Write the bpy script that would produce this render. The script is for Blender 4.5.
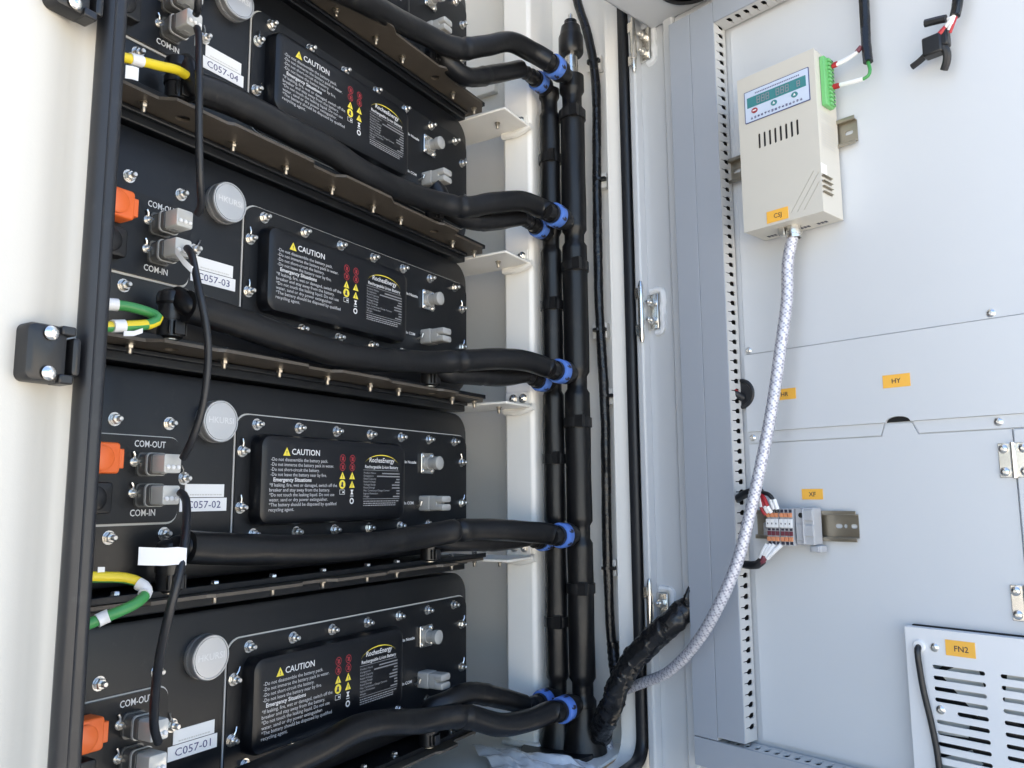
import bpy, math, random
from mathutils import Vector, Matrix, noise
R_ = math.radians
random.seed(7)
scn = bpy.context.scene
for o in list(bpy.data.objects):
    bpy.data.objects.remove(o)

# ------------------------------------------------------------------ camera
FPX = 810.0
CAM = Vector((-0.9257, -0.6570, -0.0735))
YAW, PITCH, ROLL = 1.02612, 0.13605, -0.00727
_cy, _sy, _cp, _sp = math.cos(YAW), math.sin(YAW), math.cos(PITCH), math.sin(PITCH)
FW = Vector((_sy * _cp, _cy * _cp, _sp))
_r = Vector((_cy, -_sy, 0)); _u = _r.cross(FW)
RT = _r * math.cos(ROLL) + _u * math.sin(ROLL)
UP = _u * math.cos(ROLL) - _r * math.sin(ROLL)
cd = bpy.data.cameras.new('camera'); cam = bpy.data.objects.new('camera', cd)
scn.collection.objects.link(cam); scn.camera = cam
cd.sensor_width = 36; cd.lens = 36 * FPX / 1024; cd.clip_start = 0.02; cd.clip_end = 400
cam.matrix_world = Matrix(((RT.x, UP.x, -FW.x, CAM.x), (RT.y, UP.y, -FW.y, CAM.y), (RT.z, UP.z, -FW.z, CAM.z), (0, 0, 0, 1)))

# ------------------------------------------------------------------ sky, sun, exposure
w = bpy.data.worlds.new('World'); scn.world = w; w.use_nodes = True
nt = w.node_tree
sky = nt.nodes.new('ShaderNodeTexSky'); sky.sky_type = 'NISHITA'; sky.sun_disc = False
SUN_EL, SUN_AZ = 60.0, 55.0          # azimuth clockwise from +Y: the sun stands behind the cabinet
sky.sun_elevation = R_(SUN_EL); sky.sun_rotation = R_(SUN_AZ)
sky.air_density = 1.0; sky.dust_density = 1.3; sky.ozone_density = 1.0
bg = nt.nodes['Background']; bg.inputs['Strength'].default_value = 0.12
nt.links.new(sky.outputs['Color'], bg.inputs['Color'])
sl = bpy.data.lights.new('sun', 'SUN'); sl.energy = 5.0; sl.angle = R_(0.53); sl.color = (1, .95, .87)
so = bpy.data.objects.new('sun', sl); scn.collection.objects.link(so)
sd = Vector((math.sin(R_(SUN_AZ)) * math.cos(R_(SUN_EL)), math.cos(R_(SUN_AZ)) * math.cos(R_(SUN_EL)), math.sin(R_(SUN_EL))))
so.rotation_euler = sd.to_track_quat('Z', 'Y').to_euler(); so.location = (1, 2, 4)
vs = scn.view_settings
vs.view_transform = 'Standard'; vs.look = 'None'; vs.gamma = 1; vs.use_curve_mapping = False
vs.exposure = 2.12

# ------------------------------------------------------------------ pixel to place
def ray(x, y): return FW + RT * ((x - 512) / FPX) - UP * ((y - 384) / FPX)
def onY(x, y, Y): d = ray(x, y); return CAM + d * ((Y - CAM.y) / d.y)
def onX(x, y, X): d = ray(x, y); return CAM + d * ((X - CAM.x) / d.x)
def onZ(x, y, Z): d = ray(x, y); return CAM + d * ((Z - CAM.z) / d.z)
ANG = R_(73.5)
DU = Vector((-math.cos(ANG), -math.sin(ANG), 0)); DN = Vector((-math.sin(ANG), math.cos(ANG), 0))
HINGE = Vector((.173, -.208, 0))
def onD(x, y, h=0):                      # point at height h over the inner face of the open door, as local (u, -h, z)
    d = ray(x, y); t = ((HINGE + DN * h - CAM).dot(DN)) / d.dot(DN); q = CAM + d * t - HINGE
    return Vector((q.dot(DU), -q.dot(DN), q.z))
def todoor(p): q = Vector(p) - HINGE; return Vector((q.dot(DU), -q.dot(DN), q.z))
def fromdoor(p): return HINGE + DU * p[0] - DN * p[1] + Vector((0, 0, p[2]))

# ------------------------------------------------------------------ materials
MATS = {}
def mat(name, col, rough=.5, metal=0., bump=None, var=0., rvar=0., trans=0., coat=0., spec=.5, dirt=None):
    m = bpy.data.materials.new(name); m.use_nodes = True; MATS[name] = m
    t = m.node_tree; b = t.nodes['Principled BSDF']
    b.inputs['Base Color'].default_value = (*col, 1); b.inputs['Roughness'].default_value = rough
    b.inputs['Metallic'].default_value = metal; b.inputs['Specular IOR Level'].default_value = spec
    if trans: b.inputs['Transmission Weight'].default_value = trans
    if coat: b.inputs['Coat Weight'].default_value = coat; b.inputs['Coat Roughness'].default_value = .15
    tc = None
    def tex(scale, detail=3, rgh=.6):
        nonlocal tc
        if tc is None: tc = t.nodes.new('ShaderNodeTexCoord')
        n = t.nodes.new('ShaderNodeTexNoise'); n.inputs['Scale'].default_value = scale
        n.inputs['Detail'].default_value = detail; n.inputs['Roughness'].default_value = rgh
        t.links.new(tc.outputs['Object'], n.inputs['Vector']); return n
    last = None
    if var:
        n = tex(14, 5); mx = t.nodes.new('ShaderNodeMix'); mx.data_type = 'RGBA'
        mx.inputs[6].default_value = (*[c * (1 - var) for c in col], 1); mx.inputs[7].default_value = (*[min(1, c * (1 + var)) for c in col], 1)
        t.links.new(n.outputs['Fac'], mx.inputs[0]); t.links.new(mx.outputs[2], b.inputs['Base Color']); last = mx.outputs[2]
    if dirt:                              # dust or grime specks: colour, scale, low, high, amount
        dc, ds, lo, hi, amt = dirt
        n = tex(ds, 6, .7); rp = t.nodes.new('ShaderNodeMapRange'); rp.inputs[1].default_value = lo; rp.inputs[2].default_value = hi
        rp.inputs[4].default_value = amt; t.links.new(n.outputs['Fac'], rp.inputs[0])
        mx = t.nodes.new('ShaderNodeMix'); mx.data_type = 'RGBA'
        mx.inputs[6].default_value = (*col, 1); mx.inputs[7].default_value = (*dc, 1)
        if last: t.links.new(last, mx.inputs[6])
        t.links.new(rp.outputs[0], mx.inputs[0]); t.links.new(mx.outputs[2], b.inputs['Base Color'])
    if rvar:
        n = tex(9, 6); rp = t.nodes.new('ShaderNodeMapRange'); rp.inputs[1].default_value = .3; rp.inputs[2].default_value = .7
        rp.inputs[3].default_value = max(0, rough - rvar); rp.inputs[4].default_value = rough + rvar
        t.links.new(n.outputs['Fac'], rp.inputs[0]); t.links.new(rp.outputs[0], b.inputs['Roughness'])
    if bump:
        n = tex(bump[0], 3); bp = t.nodes.new('ShaderNodeBump'); bp.inputs['Strength'].default_value = bump[1]
        bp.inputs['Distance'].default_value = bump[2] if len(bump) > 2 else .001
        t.links.new(n.outputs['Fac'], bp.inputs['Height']); t.links.new(bp.outputs[0], b.inputs['Normal'])
    return m
mat('coat_black', (.0060, .0068, .0085), .36, spec=.42, bump=(900, .25, .0004), var=.12, rvar=.06, dirt=((.07, .066, .06), 60, .58, .85, .28))
mat('lid_black', (.0050, .0056, .0075), .32, spec=.42, bump=(900, .2, .0004), var=.1, rvar=.05, dirt=((.08, .075, .07), 45, .6, .9, .3))
mat('shelf_black', (.075, .062, .048), .42, bump=(700, .3, .0005), var=.2, rvar=.1, dirt=((.13, .11, .09), 35, .5, .8, .5))
mat('foam', (.0055, .0055, .0062), .37, spec=.42, bump=(160, .22, .001), var=.15, rvar=.08, dirt=((.06, .055, .05), 30, .55, .85, .4))
mat('rubber', (.013, .014, .017), .42, bump=(300, .1, .0005), var=.15, rvar=.08, dirt=((.10, .10, .10), 40, .58, .85, .35))
mat('plastic_black', (.010, .010, .011), .33, rvar=.06, dirt=((.07, .065, .06), 80, .58, .85, .3))
mat('tape', (.009, .009, .010), .26, bump=(160, .6, .0015), rvar=.1)
mat('paint_lifted', (.90, .88, .83), .34, bump=(420, .12, .0004), var=.015, rvar=.05, dirt=((.62, .59, .52), 40, .64, .9, .18))  # cabinet paint, lightened in colour to offset the weak light inside
mat('paint_dimmed', (.585, .56, .505), .40, bump=(420, .2, .0004), var=.015, rvar=.04)  # same cabinet paint, darkened against over-bright light on the front frame
mat('fan_paint', (.74, .75, .765), .36, bump=(420, .12, .0004), var=.01)
mat('door_paint_dimmed', (.60, .622, .645), .34, bump=(420, .12, .0004), var=.006, rvar=.02)  # same paint, darkened against strong light, with sky blue put into the colour
mat('duct_pvc', (.355, .385, .435), .42, bump=(300, .06, .0004), var=.02, rvar=.05)
mat('duct_side', (.56, .56, .55), .45, bump=(300, .06, .0004), var=.02)
mat('case', (.60, .575, .51), .45, bump=(1200, .3, .0003), var=.015, rvar=.04)
mat('steel', (.78, .76, .72), .26, 1., bump=(400, .1, .0004), var=.1, rvar=.08)
mat('zinc', (.42, .38, .32), .33, 1., bump=(300, .1, .0004), var=.15, rvar=.08)
mat('rail_steel', (.40, .36, .29), .36, 1., var=.15, rvar=.1)
mat('seal_grey', (.58, .57, .54), .6, var=.1)
mat('silver_cap', (.66, .66, .66), .34, .8, bump=(1500, .2, .0003), var=.03)
mat('white_print', (.70, .70, .70), .5)
mat('small_print', (.55, .55, .56), .5)
mat('grey_print', (.36, .36, .37), .5)
mat('paper', (.80, .80, .79), .5, var=.02)
mat('tag_white', (.80, .80, .80), .4)
mat('ink', (.03, .03, .05), .5)
mat('ink_blue', (.05, .05, .16), .5)
mat('yellow_print', (.80, .66, .06), .5)
mat('red_print', (.33, .03, .04), .5)
mat('orange', (.80, .15, .03), .38, rvar=.05)
mat('sticker', (.90, .48, .07), .42)
mat('blue_ring', (.09, .20, .60), .38, var=.05)
mat('clear_plug', (.55, .55, .52), .25, trans=.15, coat=.4)
mat('smoky_plug', (.10, .10, .095), .25, coat=.3)
mat('grey_plug', (.46, .46, .44), .25, trans=.25, coat=.3)
mat('green_conn', (.15, .46, .16), .4, var=.05)
mat('red_wire', (.42, .02, .03), .4)
mat('wire_yellow', (.78, .60, .02), .38)
mat('wire_green', (.05, .27, .07), .38)
mat('terminal_grey', (.42, .43, .45), .45)
mat('terminal_orange', (.68, .27, .13), .42)
mat('terminal_red', (.16, .035, .05), .45)
mat('screen_green', (.05, .23, .25), .2, coat=.5)
mat('digit_off', (.26, .27, .30), .4)
mat('panel_blue', (.58, .66, .80), .3)
mat('navy', (.05, .07, .20), .4)
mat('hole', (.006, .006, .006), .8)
mat('braid_dark', (.34, .34, .41), .4, .3)
mat('braid', (.66, .66, .71), .33, .25, bump=(900, .6, .0006), var=.2, dirt=((.42, .40, .52), 420, .58, .7, .6))
mat('conc', (.58, .52, .43), .85, bump=(30, .4, .004), var=.12, dirt=((.36, .33, .28), 1.5, .5, .8, .5))
mat('sealant', (.80, .82, .84), .55, bump=(90, .6, .002))
def film():
    m = mat('film', (.92, .94, .96), .15, trans=.05, coat=.6, bump=(60, .4, .003)); return m
film()

# ------------------------------------------------------------------ mesh helpers
COL = scn.collection
class MB:
    def __init__(s): s.v = []; s.f = []; s.m = []; s.mats = None
    def add(s, vs, fs, mi=0):
        b = len(s.v); s.v += [tuple(x) for x in vs]
        for f in fs: s.f.append(tuple(b + i for i in f)); s.m.append(mi)
        return s
    def box(s, x0, x1, y0, y1, z0, z1, mi=0):
        x0, x1 = sorted((x0, x1)); y0, y1 = sorted((y0, y1)); z0, z1 = sorted((z0, z1))
        vs = [(x, y, z) for z in (z0, z1) for y in (y0, y1) for x in (x0, x1)]
        return s.add(vs, [(0, 2, 3, 1), (4, 5, 7, 6), (0, 1, 5, 4), (2, 6, 7, 3), (0, 4, 6, 2), (1, 3, 7, 5)], mi)
    def prism(s, pts, y0, y1, mi=0, inset=0):      # pts: outline in X,Z; extruded from y0 (back) to y1 (front)
        n = len(pts); vs = [(p[0], y0, p[1]) for p in pts]
        if inset:
            cx = sum(p[0] for p in pts) / n; cz = sum(p[1] for p in pts) / n
            hx = max(abs(p[0] - cx) for p in pts); hz = max(abs(p[1] - cz) for p in pts)
            sg = -1 if y1 < y0 else 1
            ring = []
            for (dy, k) in ((inset, 0), (inset * .3, .3), (0, 1)):
                vs += [(cx + (p[0] - cx) * (1 - k * inset / hx), y1 - sg * dy, cz + (p[1] - cz) * (1 - k * inset / hz)) for p in pts]
            rows = 4
        else:
            vs += [(p[0], y1, p[1]) for p in pts]; rows = 2
        fs = [tuple(range(n)), tuple(range(n * (rows - 1), n * rows))[::-1]]
        for r in range(rows - 1):
            for i in range(n):
                j = (i + 1) % n; fs.append((r * n + i, (r + 1) * n + i, (r + 1) * n + j, r * n + j))
        return s.add(vs, fs, mi)
    def cyl(s, p0, p1, r0, r1=None, n=14, mi=0, rings=None):
        p0 = Vector(p0); p1 = Vector(p1); r1 = r0 if r1 is None else r1
        return s.lathe(p0, p1 - p0, [(0, r0), ((p1 - p0).length, r1)], n, mi)
    def lathe(s, p0, ax, prof, n=16, mi=0, hexa=False):   # prof: (distance along axis, radius)
        p0 = Vector(p0); ax = Vector(ax).normalized()
        a = ax.orthogonal().normalized(); b = ax.cross(a); vs = []
        for d, r in prof:
            for i in range(n):
                t = 2 * math.pi * i / n; vs.append(p0 + ax * d + (a * math.cos(t) + b * math.sin(t)) * r)
        fs = [tuple(range(n))[::-1], tuple(range(n * (len(prof) - 1), n * len(prof)))]
        for k in range(len(prof) - 1):
            for i in range(n):
                j = (i + 1) % n; fs.append((k * n + i, k * n + j, (k + 1) * n + j, (k + 1) * n + i))
        return s.add(vs, fs, mi)
    def tube(s, path, r, n=12, mi=0, rf=None, mf=None, cap=True):   # rf(arc, angle, fraction) -> radius factor; mf(i, arc) -> material index
        P = [Vector(p) for p in path]; vs = []; L = 0; tot = sum((P[i + 1] - P[i]).length for i in range(len(P) - 1))
        T = (P[1] - P[0]).normalized(); a = T.orthogonal().normalized()
        for k, p in enumerate(P):
            if k: L += (p - P[k - 1]).length
            T = (P[min(k + 1, len(P) - 1)] - P[max(k - 1, 0)]).normalized()
            a = (a - T * a.dot(T)).normalized(); b = T.cross(a)
            for i in range(n):
                t = 2 * math.pi * i / n; q = r * (rf(L, t, L / tot) if rf else 1)
                vs.append(p + (a * math.cos(t) + b * math.sin(t)) * q)
        b0 = len(s.v); s.v += [tuple(x) for x in vs]; L = 0
        for k in range(len(P) - 1):
            L += (P[k + 1] - P[k]).length
            for i in range(n):
                j = (i + 1) % n; s.f.append((b0 + k * n + i, b0 + k * n + j, b0 + (k + 1) * n + j, b0 + (k + 1) * n + i))
                s.m.append(mf(i, L) if mf else mi)
        if cap:
            s.f.append(tuple(b0 + i for i in range(n))[::-1]); s.m.append(mi)
            e = b0 + (len(P) - 1) * n; s.f.append(tuple(e + i for i in range(n))); s.m.append(mi)
        return s
def spline(pts, step=.006):              # Catmull-Rom through pts, resampled
    P = [Vector(p) for p in pts]; P = [P[0] * 2 - P[1]] + P + [P[-1] * 2 - P[-2]]; out = []
    for i in range(1, len(P) - 2):
        n = max(2, int((P[i + 1] - P[i]).length / step))
        for k in range(n):
            t = k / n; a, b, c, d = P[i - 1:i + 3]
            out.append(.5 * ((2 * b) + (c - a) * t + (2 * a - 5 * b + 4 * c - d) * t * t + (3 * b - a - 3 * c + d) * t ** 3))
    out.append(P[-2]); return out
def rrect(x0, x1, z0, z1, r, n=6, radii=None):
    rs = radii or (r, r, r, r); o = []
    for (cx, cz, a0, rr) in ((x1, z1, 0, rs[0]), (x0, z1, 90, rs[1]), (x0, z0, 180, rs[2]), (x1, z0, 270, rs[3])):
        sx = -1 if cx == x1 else 1; sz = -1 if cz == z1 else 1
        if rr <= 0: o.append((cx, cz)); continue
        for k in range(n + 1):
            t = R_(a0 + 90 * k / n); o.append((cx + sx * rr + rr * math.cos(t), cz + sz * rr + rr * math.sin(t)))
    return o
def circle(cx, cz, r, n=24, rz=None): return [(cx + r * math.cos(2 * math.pi * i / n), cz + (rz or r) * math.sin(2 * math.pi * i / n)) for i in range(n)]

def mesh_of(mb, mats, name, smooth=True, ang=38, org=(0, 0, 0)):
    me = bpy.data.meshes.new(name); o = Vector(org)
    me.from_pydata([tuple(Vector(v) - o) for v in mb.v], [], mb.f)
    for m in (mats if isinstance(mats, (list, tuple)) else [mats]): me.materials.append(MATS[m])
    me.polygons.foreach_set('material_index', mb.m)
    if smooth:
        me.polygons.foreach_set('use_smooth', [True] * len(me.polygons))
        me.set_sharp_from_angle(angle=R_(ang))
    me.update(); return me
def link(name, me, parent=None, bevel=0, label=None):
    o = bpy.data.objects.new(name, me); COL.objects.link(o)
    if parent: o.parent = parent
    if bevel:
        b = o.modifiers.new('bevel', 'BEVEL'); b.width = bevel; b.segments = 2; b.limit_method = 'ANGLE'; b.angle_limit = R_(40)
    if label: o['label'] = label
    return o
def part(name, mb, mats, parent, bevel=0, org=(0, 0, 0), label=None, smooth=True, ang=38):
    return link(name, mesh_of(mb, mats, name, smooth, ang, org), parent, bevel, label)
def thing(name, label, cat, loc=(0, 0, 0), group=None, rotz=0, kind=None):
    o = bpy.data.objects.new(name, None); COL.objects.link(o); o.location = loc; o.rotation_euler = (0, 0, rotz)
    o.empty_display_size = .05
    tag(o, label, cat, group, kind); return o
def tag(o, label=None, cat=None, group=None, kind=None):
    if label: o['label'] = label
    if cat: o['category'] = cat
    if group: o['group'] = group
    if kind: o['kind'] = kind
    return o
_tmp = []
def from_curve(cu):
    ob = bpy.data.objects.new('tmp', cu); COL.objects.link(ob); bpy.context.view_layer.update()
    dg = bpy.context.evaluated_depsgraph_get(); me = bpy.data.meshes.new_from_object(ob.evaluated_get(dg), depsgraph=dg)
    bpy.data.objects.remove(ob); bpy.data.curves.remove(cu); return me
def plate(outer, holes, y0, y1, m, name='plate', bevel=0):   # sheet with real holes; outline in X,Z, from y0 to y1
    cu = bpy.data.curves.new('c', 'CURVE'); cu.dimensions = '2D'; cu.fill_mode = 'BOTH'
    cu.extrude = abs(y1 - y0) / 2
    for loop in [outer] + list(holes):
        sp = cu.splines.new('POLY'); sp.points.add(len(loop) - 1); sp.use_cyclic_u = True
        for i, p in enumerate(loop): sp.points[i].co = (p[0], p[1], 0, 1)
    me = from_curve(cu); ym = (y0 + y1) / 2
    for v in me.vertices: v.co = (v.co.x, ym - v.co.z, v.co.y)
    me.materials.clear(); me.materials.append(MATS[m]); me.name = name
    me.polygons.foreach_set('use_smooth', [False] * len(me.polygons)); return me
_tc = {}
def text_mesh(s, x, z, y, width=None, size=.005, m='white_print', align='LEFT', shear=0, bold=0, ysc=1):
    cu = bpy.data.curves.new('t', 'FONT'); cu.body = s; cu.size = 1; cu.resolution_u = 2; cu.shear = shear; cu.offset = bold
    me = from_curve(cu); xs = [v.co.x for v in me.vertices]; a, b = min(xs), max(xs)
    k = (width / (b - a)) if width else size; kz = size if width else k
    off = {'LEFT': a, 'CENTER': (a + b) / 2, 'RIGHT': b}[align]
    for v in me.vertices: v.co = (x + (v.co.x - off) * k, y, z + v.co.y * kz * ysc)
    me.materials.clear(); me.materials.append(MATS[m]); return me
def merge(meshes, name):
    mb = MB(); mats = []; out_m = []
    for me in meshes:
        ids = []
        for mm in me.materials:
            if mm.name not in mats: mats.append(mm.name)
            ids.append(mats.index(mm.name))
        base = len(mb.v); mb.v += [tuple(v.co) for v in me.vertices]
        for p in me.polygons: mb.f.append(tuple(base + i for i in p.vertices)); mb.m.append(ids[p.material_index] if ids else 0)
        bpy.data.meshes.remove(me)
    return mesh_of(mb, mats, name, smooth=False)
def shift(me, org):
    o = Vector(org)
    for v in me.vertices: v.co = v.co - o
    return me
def copy_tree(o, parent=None):
    c = o.copy(); COL.objects.link(c); c.parent = parent
    for ch in [x for x in o.children]: copy_tree(ch, c)
    return c

# ------------------------------------------------------------------ ground
g = MB(); g.add([(-60, -60, -.62), (60, -60, -.62), (60, 60, -.62), (-60, 60, -.62)], [(0, 1, 2, 3)])
gr = part('ground', g, 'conc', None); gr['kind'] = 'structure'

# ------------------------------------------------------------------ cabinet
P = .22
OPEN = (-.6530, .1705, -.436, 1.46)        # opening: x0, x1, z0, z1
CO = Vector((-.25, .2, -.62))
cab = thing('battery_cabinet', 'white painted steel battery cabinet standing open with black door seal', 'cabinet', CO)
def cpart(name, mb, m, bevel=0, **k): return part(name, mb, m, cab, bevel, CO, **k)
def sweep(prof, closed_prof, radius=.032, grow=0):   # profile (a outward, Y) swept round the opening
    x0, x1, z0, z1 = OPEN; mb = MB(); n = 10; npf = len(prof)
    cs = rrect(x0, x1, z0, z1, radius, n); N = len(cs)
    nrm = []
    for q in range(4):
        for k in range(n + 1):
            t = R_(90 * q + 90 * k / n); nrm.append((math.cos(t), math.sin(t)))
    vs = []
    for (c, nn) in zip(cs, nrm):
        for a, y in prof: vs.append((c[0] + nn[0] * a, y, c[1] + nn[1] * a))
    fs = []
    for i in range(N):
        j = (i + 1) % N
        for k in range(npf if closed_prof else npf - 1):
            l = (k + 1) % npf; fs.append((i * npf + k, i * npf + l, j * npf + l, j * npf + k))
    return mb.add(vs, fs)
cpart('door_seal', sweep([(-.0085, -.203), (-.0088, -.198), (-.007, -.193), (.000, -.192), (.0045, -.194), (.0062, -.198), (.0060, -.203), (.0048, -.2070), (.0022, -.2085), (.0010, -.2075), (-.0010, -.2075), (-.0032, -.2085), (-.0070, -.2070)], True), 'rubber', ang=60)
cpart('frame_lip', sweep([(.034, -.168), (.0005, -.168), (.0005, -.1925)], False), 'paint_lifted', ang=50)
cpart('frame', sweep([(.0005, -.1925), (.0035, -.1935), (.0055, -.1890), (.0100, -.1870), (.0160, -.1885), (.0230, -.1925), (.0300, -.1962), (.0380, -.1985), (.0480, -.1990), (.115, -.199), (.115, -.120)], False), 'paint_dimmed', ang=50)
cpart('side_wall', MB().box(.2040, .2060, -.1675, .72, -.43, 1.55), 'paint_lifted', label='cream inner side wall of the cabinet')
cpart('side_wall', MB().box(-.700, -.698, -.1675, .72, -.43, 1.55), 'paint_lifted')
cpart('back_wall', MB().box(-.698, .2040, .70, .702, -.43, 1.55), 'paint_lifted')
cpart('cabinet_floor', MB().box(-.698, .2040, -.1675, .70, -.434, -.430), 'paint_lifted')
cpart('roof', MB().box(-.77, .267, -.199, .73, 1.576, 1.60), 'paint_lifted')
cpart('outer_shell', MB().box(.265, .267, -.12, .73, -.52, 1.575).box(-.77, -.768, -.12, .73, -.52, 1.575).box(-.768, .265, .728, .73, -.52, 1.575), 'paint_lifted')
cpart('plinth', MB().box(-.75, .25, -.15, .70, -.62, -.521).box(-.768, .265, -.12, .727, -.5205, -.515), 'coat_black')
# upright: square tube welded to the side wall
up = MB().box(.121, .2035, -.060, -.008, -.4295, 1.53)
cpart('upright', up, 'paint_lifted', bevel=.006)
weldm = MB()
for zz in (-.4295,):
    weldm.box(.112, .19, -.068, -.004, zz, zz + .008)
cpart('weld_foot', weldm, 'paint_lifted', bevel=.004)
shelfZ = [(k - 2) * P - .1615 for k in (1, 2, 3, 4, 5)]   # underside of each shelf
def bolt_mesh(r=.0052, h=.004, stud=.011, rs=.0028, axis=(0, -1, 0), washer=.0066, name='bolt', m='steel', tailn=None):
    mb = MB(); ax = Vector(axis)
    mb.lathe((0, 0, 0), ax, [(0, washer), (.0009, washer), (.0009, r * .8), (.0016, r * .8)], 14)
    mb.lathe(ax * .0014, ax, [(0, r), (h * .8, r), (h, r * .85)], 6)
    mb.lathe(ax * (h), ax, [(0, rs), (stud - h - .001, rs), (stud - h, rs * .7)], 10)
    if tailn:
        a = ax.orthogonal().normalized(); d = Vector((math.sin(tailn), 0, math.cos(tailn)))
        mb.tube([d * .004 + ax * .002, d * .009 + ax * .003, d * .0135 + ax * .002], .0009, 5)
    return mesh_of(mb, m, name)
BOLT = bolt_mesh(); BOLT_T = bolt_mesh(tailn=.12); BOLT_D = bolt_mesh(tailn=2.9); BOLT_R = bolt_mesh(tailn=2.0)
BOLT_DOWN = bolt_mesh(axis=(0, 0, -1), stud=.0095, h=.003, r=.0034, rs=.0022, washer=.0044, m='zinc')
BOLT_UP = bolt_mesh(axis=(0, 0, 1), stud=.0050, h=.0035, r=.0038, rs=.0018, washer=.0052)
BOLT_X = bolt_mesh(axis=(-1, 0, 0), stud=.008, r=.0052, washer=.007)
SCREW = mesh_of(MB().lathe((0, 0, 0), (0, -1, 0), [(0, .0055), (.001, .0055), (.0025, .0042), (.003, .002), (.0022, .0015)], 16), 'steel', 'screw')
for i, z in enumerate(shelfZ):
    zt = z - .0005
    br = MB()
    br.box(.0415, .119, -.062, .60, zt - .0035, zt)                     # horizontal leg under the shelf
    br.box(.1165, .1200, -.056, -.014, zt, zt + .022)                   # bolted ear against the upright
    b = cpart('shelf_bracket', br, 'paint_lifted', bevel=.0012)
    wl = MB(); wl.tube(spline([(.113, -.0655, zt - .002), (.1145, -.04, zt - .008), (.1165, -.012, zt - .006)], .004), .0055, 8, rf=lambda L, t, f: 1 + .18 * noise.noise(Vector((L * 400, t, 3.1))))
    part('weld_bead', wl, 'paint_lifted', b, org=CO)
    for (bx, by, bz, me) in ((.1163, -.045, zt + .012, BOLT_X), (.1163, -.028, zt + .012, BOLT_X), (.075, -.028, zt - .0036, BOLT_DOWN)):
        o = link('bolt', me, b); o.location = Vector((bx, by, bz)) - CO
# small welded horizontal ribs on the side wall
for z in (.62,):
    cpart('wall_rib', MB().box(.19, .2035, .05, .5, z, z + .03), 'paint_lifted', bevel=.002)
# black base plate of the pipes on the floor
bp_ = MB().prism(circle(.118, -.095, .052, 32), 0, .006); bp_.v = [(v[0], v[2], -.4298 + v[1]) for v in bp_.v]
cpart('pipe_gland_plate', bp_, 'foam')
# catch blocks on the left post
def catch(zc, name='door_catch'):
    mb = MB().prism(rrect(-.6935, -.6705, zc - .0160, zc + .0165, .0045), -.1985, -.210, inset=.003)
    c = cpart(name, mb, 'plastic_black', label='black door catch with steel screws on the white post')
    part('roller', MB().prism(rrect(-.668, -.6625, zc - .011, zc + .011, .002), -.196, -.210, inset=.002), 'plastic_black', c, org=CO)
    for dz in (-.01375, .01375): part('jaw', MB().box(-.6755, -.6675, -.199, -.2120, zc + dz - .0027, zc + dz + .0027), 'plastic_black', c, org=CO, bevel=.001)
    for dz in (-.0125, .0125):
        o = link('screw', SCREW, c); o.location = Vector((-.6810, -.2108, zc + dz * .9)) - CO; o.scale = (.75, .75, .75)
catch(.006); catch(.226)

# ------------------------------------------------------------------ shelves
BX = [-.509, -.410, -.340, -.270, -.199, -.146, -.032, .022]
def shelf_outline():
    pts = [(.040, .58), (-.60, .58), (-.60, -.036)]
    segs = [(-.505, -.058), (-.495, -.070), (-.440, -.070), (-.434, -.074), (-.330, -.074), (-.322, -.066), (-.290, -.066), (-.282, -.076), (-.205, -.076), (-.190, -.068), (-.100, -.068), (-.092, -.073), (-.060, -.073), (-.052, -.060), (.018, -.060), (.040, -.045)]
    return pts + [(x_, y_ + .0225) for x_, y_ in segs]
SO = Vector((-.27, .2, 0))
def build_shelf():
    r = thing('pack_shelf', 'x', 'shelf', (0, 0, 0), 'black shelves under the battery packs')
    me = plate([(p[0], -p[1]) for p in shelf_outline()], [circle(-.47, .022, .0065, 16), circle(-.08, .024, .006, 16)], -.0015, .0015, 'shelf_black', 'plate')
    for v in me.vertices: v.co = (v.co.x, -v.co.z, v.co.y + .0015)      # lay it flat: outline (x, -y) to x, y
    shift(me, (SO.x, SO.y, 0)); link('plate', me, r)
    mb = MB().box(-.595, .024, -.003, .030, -.014, -.0005).box(-.595, .024, -.008, -.0035, -.006, -.0005)
    part('channel', mb, 'coat_black', r, .0015, (SO.x, SO.y, 0))
    mb = MB().box(-.60, .032, -.0305, .02, .0032, .0062).box(-.60, .032, -.0330, -.0308, .0032, .0090)
    part('front_flange', mb, 'coat_black', r, .0006, (SO.x, SO.y, 0))
    for x in BX:
        o = link('bolt', BOLT_DOWN, r); o.location = (x - SO.x, -.0200 - SO.y, -.0002)
        o = link('bolt_head', BOLT_UP, r); o.location = (x - SO.x, -.0200 - SO.y, .0063)
    return r
names5 = ['lowest of the shelves, under the battery pack C057-01', 'black shelf with bolted front edge under pack C057-02',
          'black shelf with bolted brown underside beneath pack C057-03', 'black shelf with bolted underside beneath pack C057-04', 'topmost black shelf, beneath the partly cropped pack at the top edge']
names5[0] = 'black shelf lowest in the cabinet, under battery pack C057-01'
sh0 = build_shelf()
for i, z in enumerate(shelfZ):
    s = sh0 if i == 0 else copy_tree(sh0)
    s.location = (SO.x, SO.y, z); s['label'] = names5[i]

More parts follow.
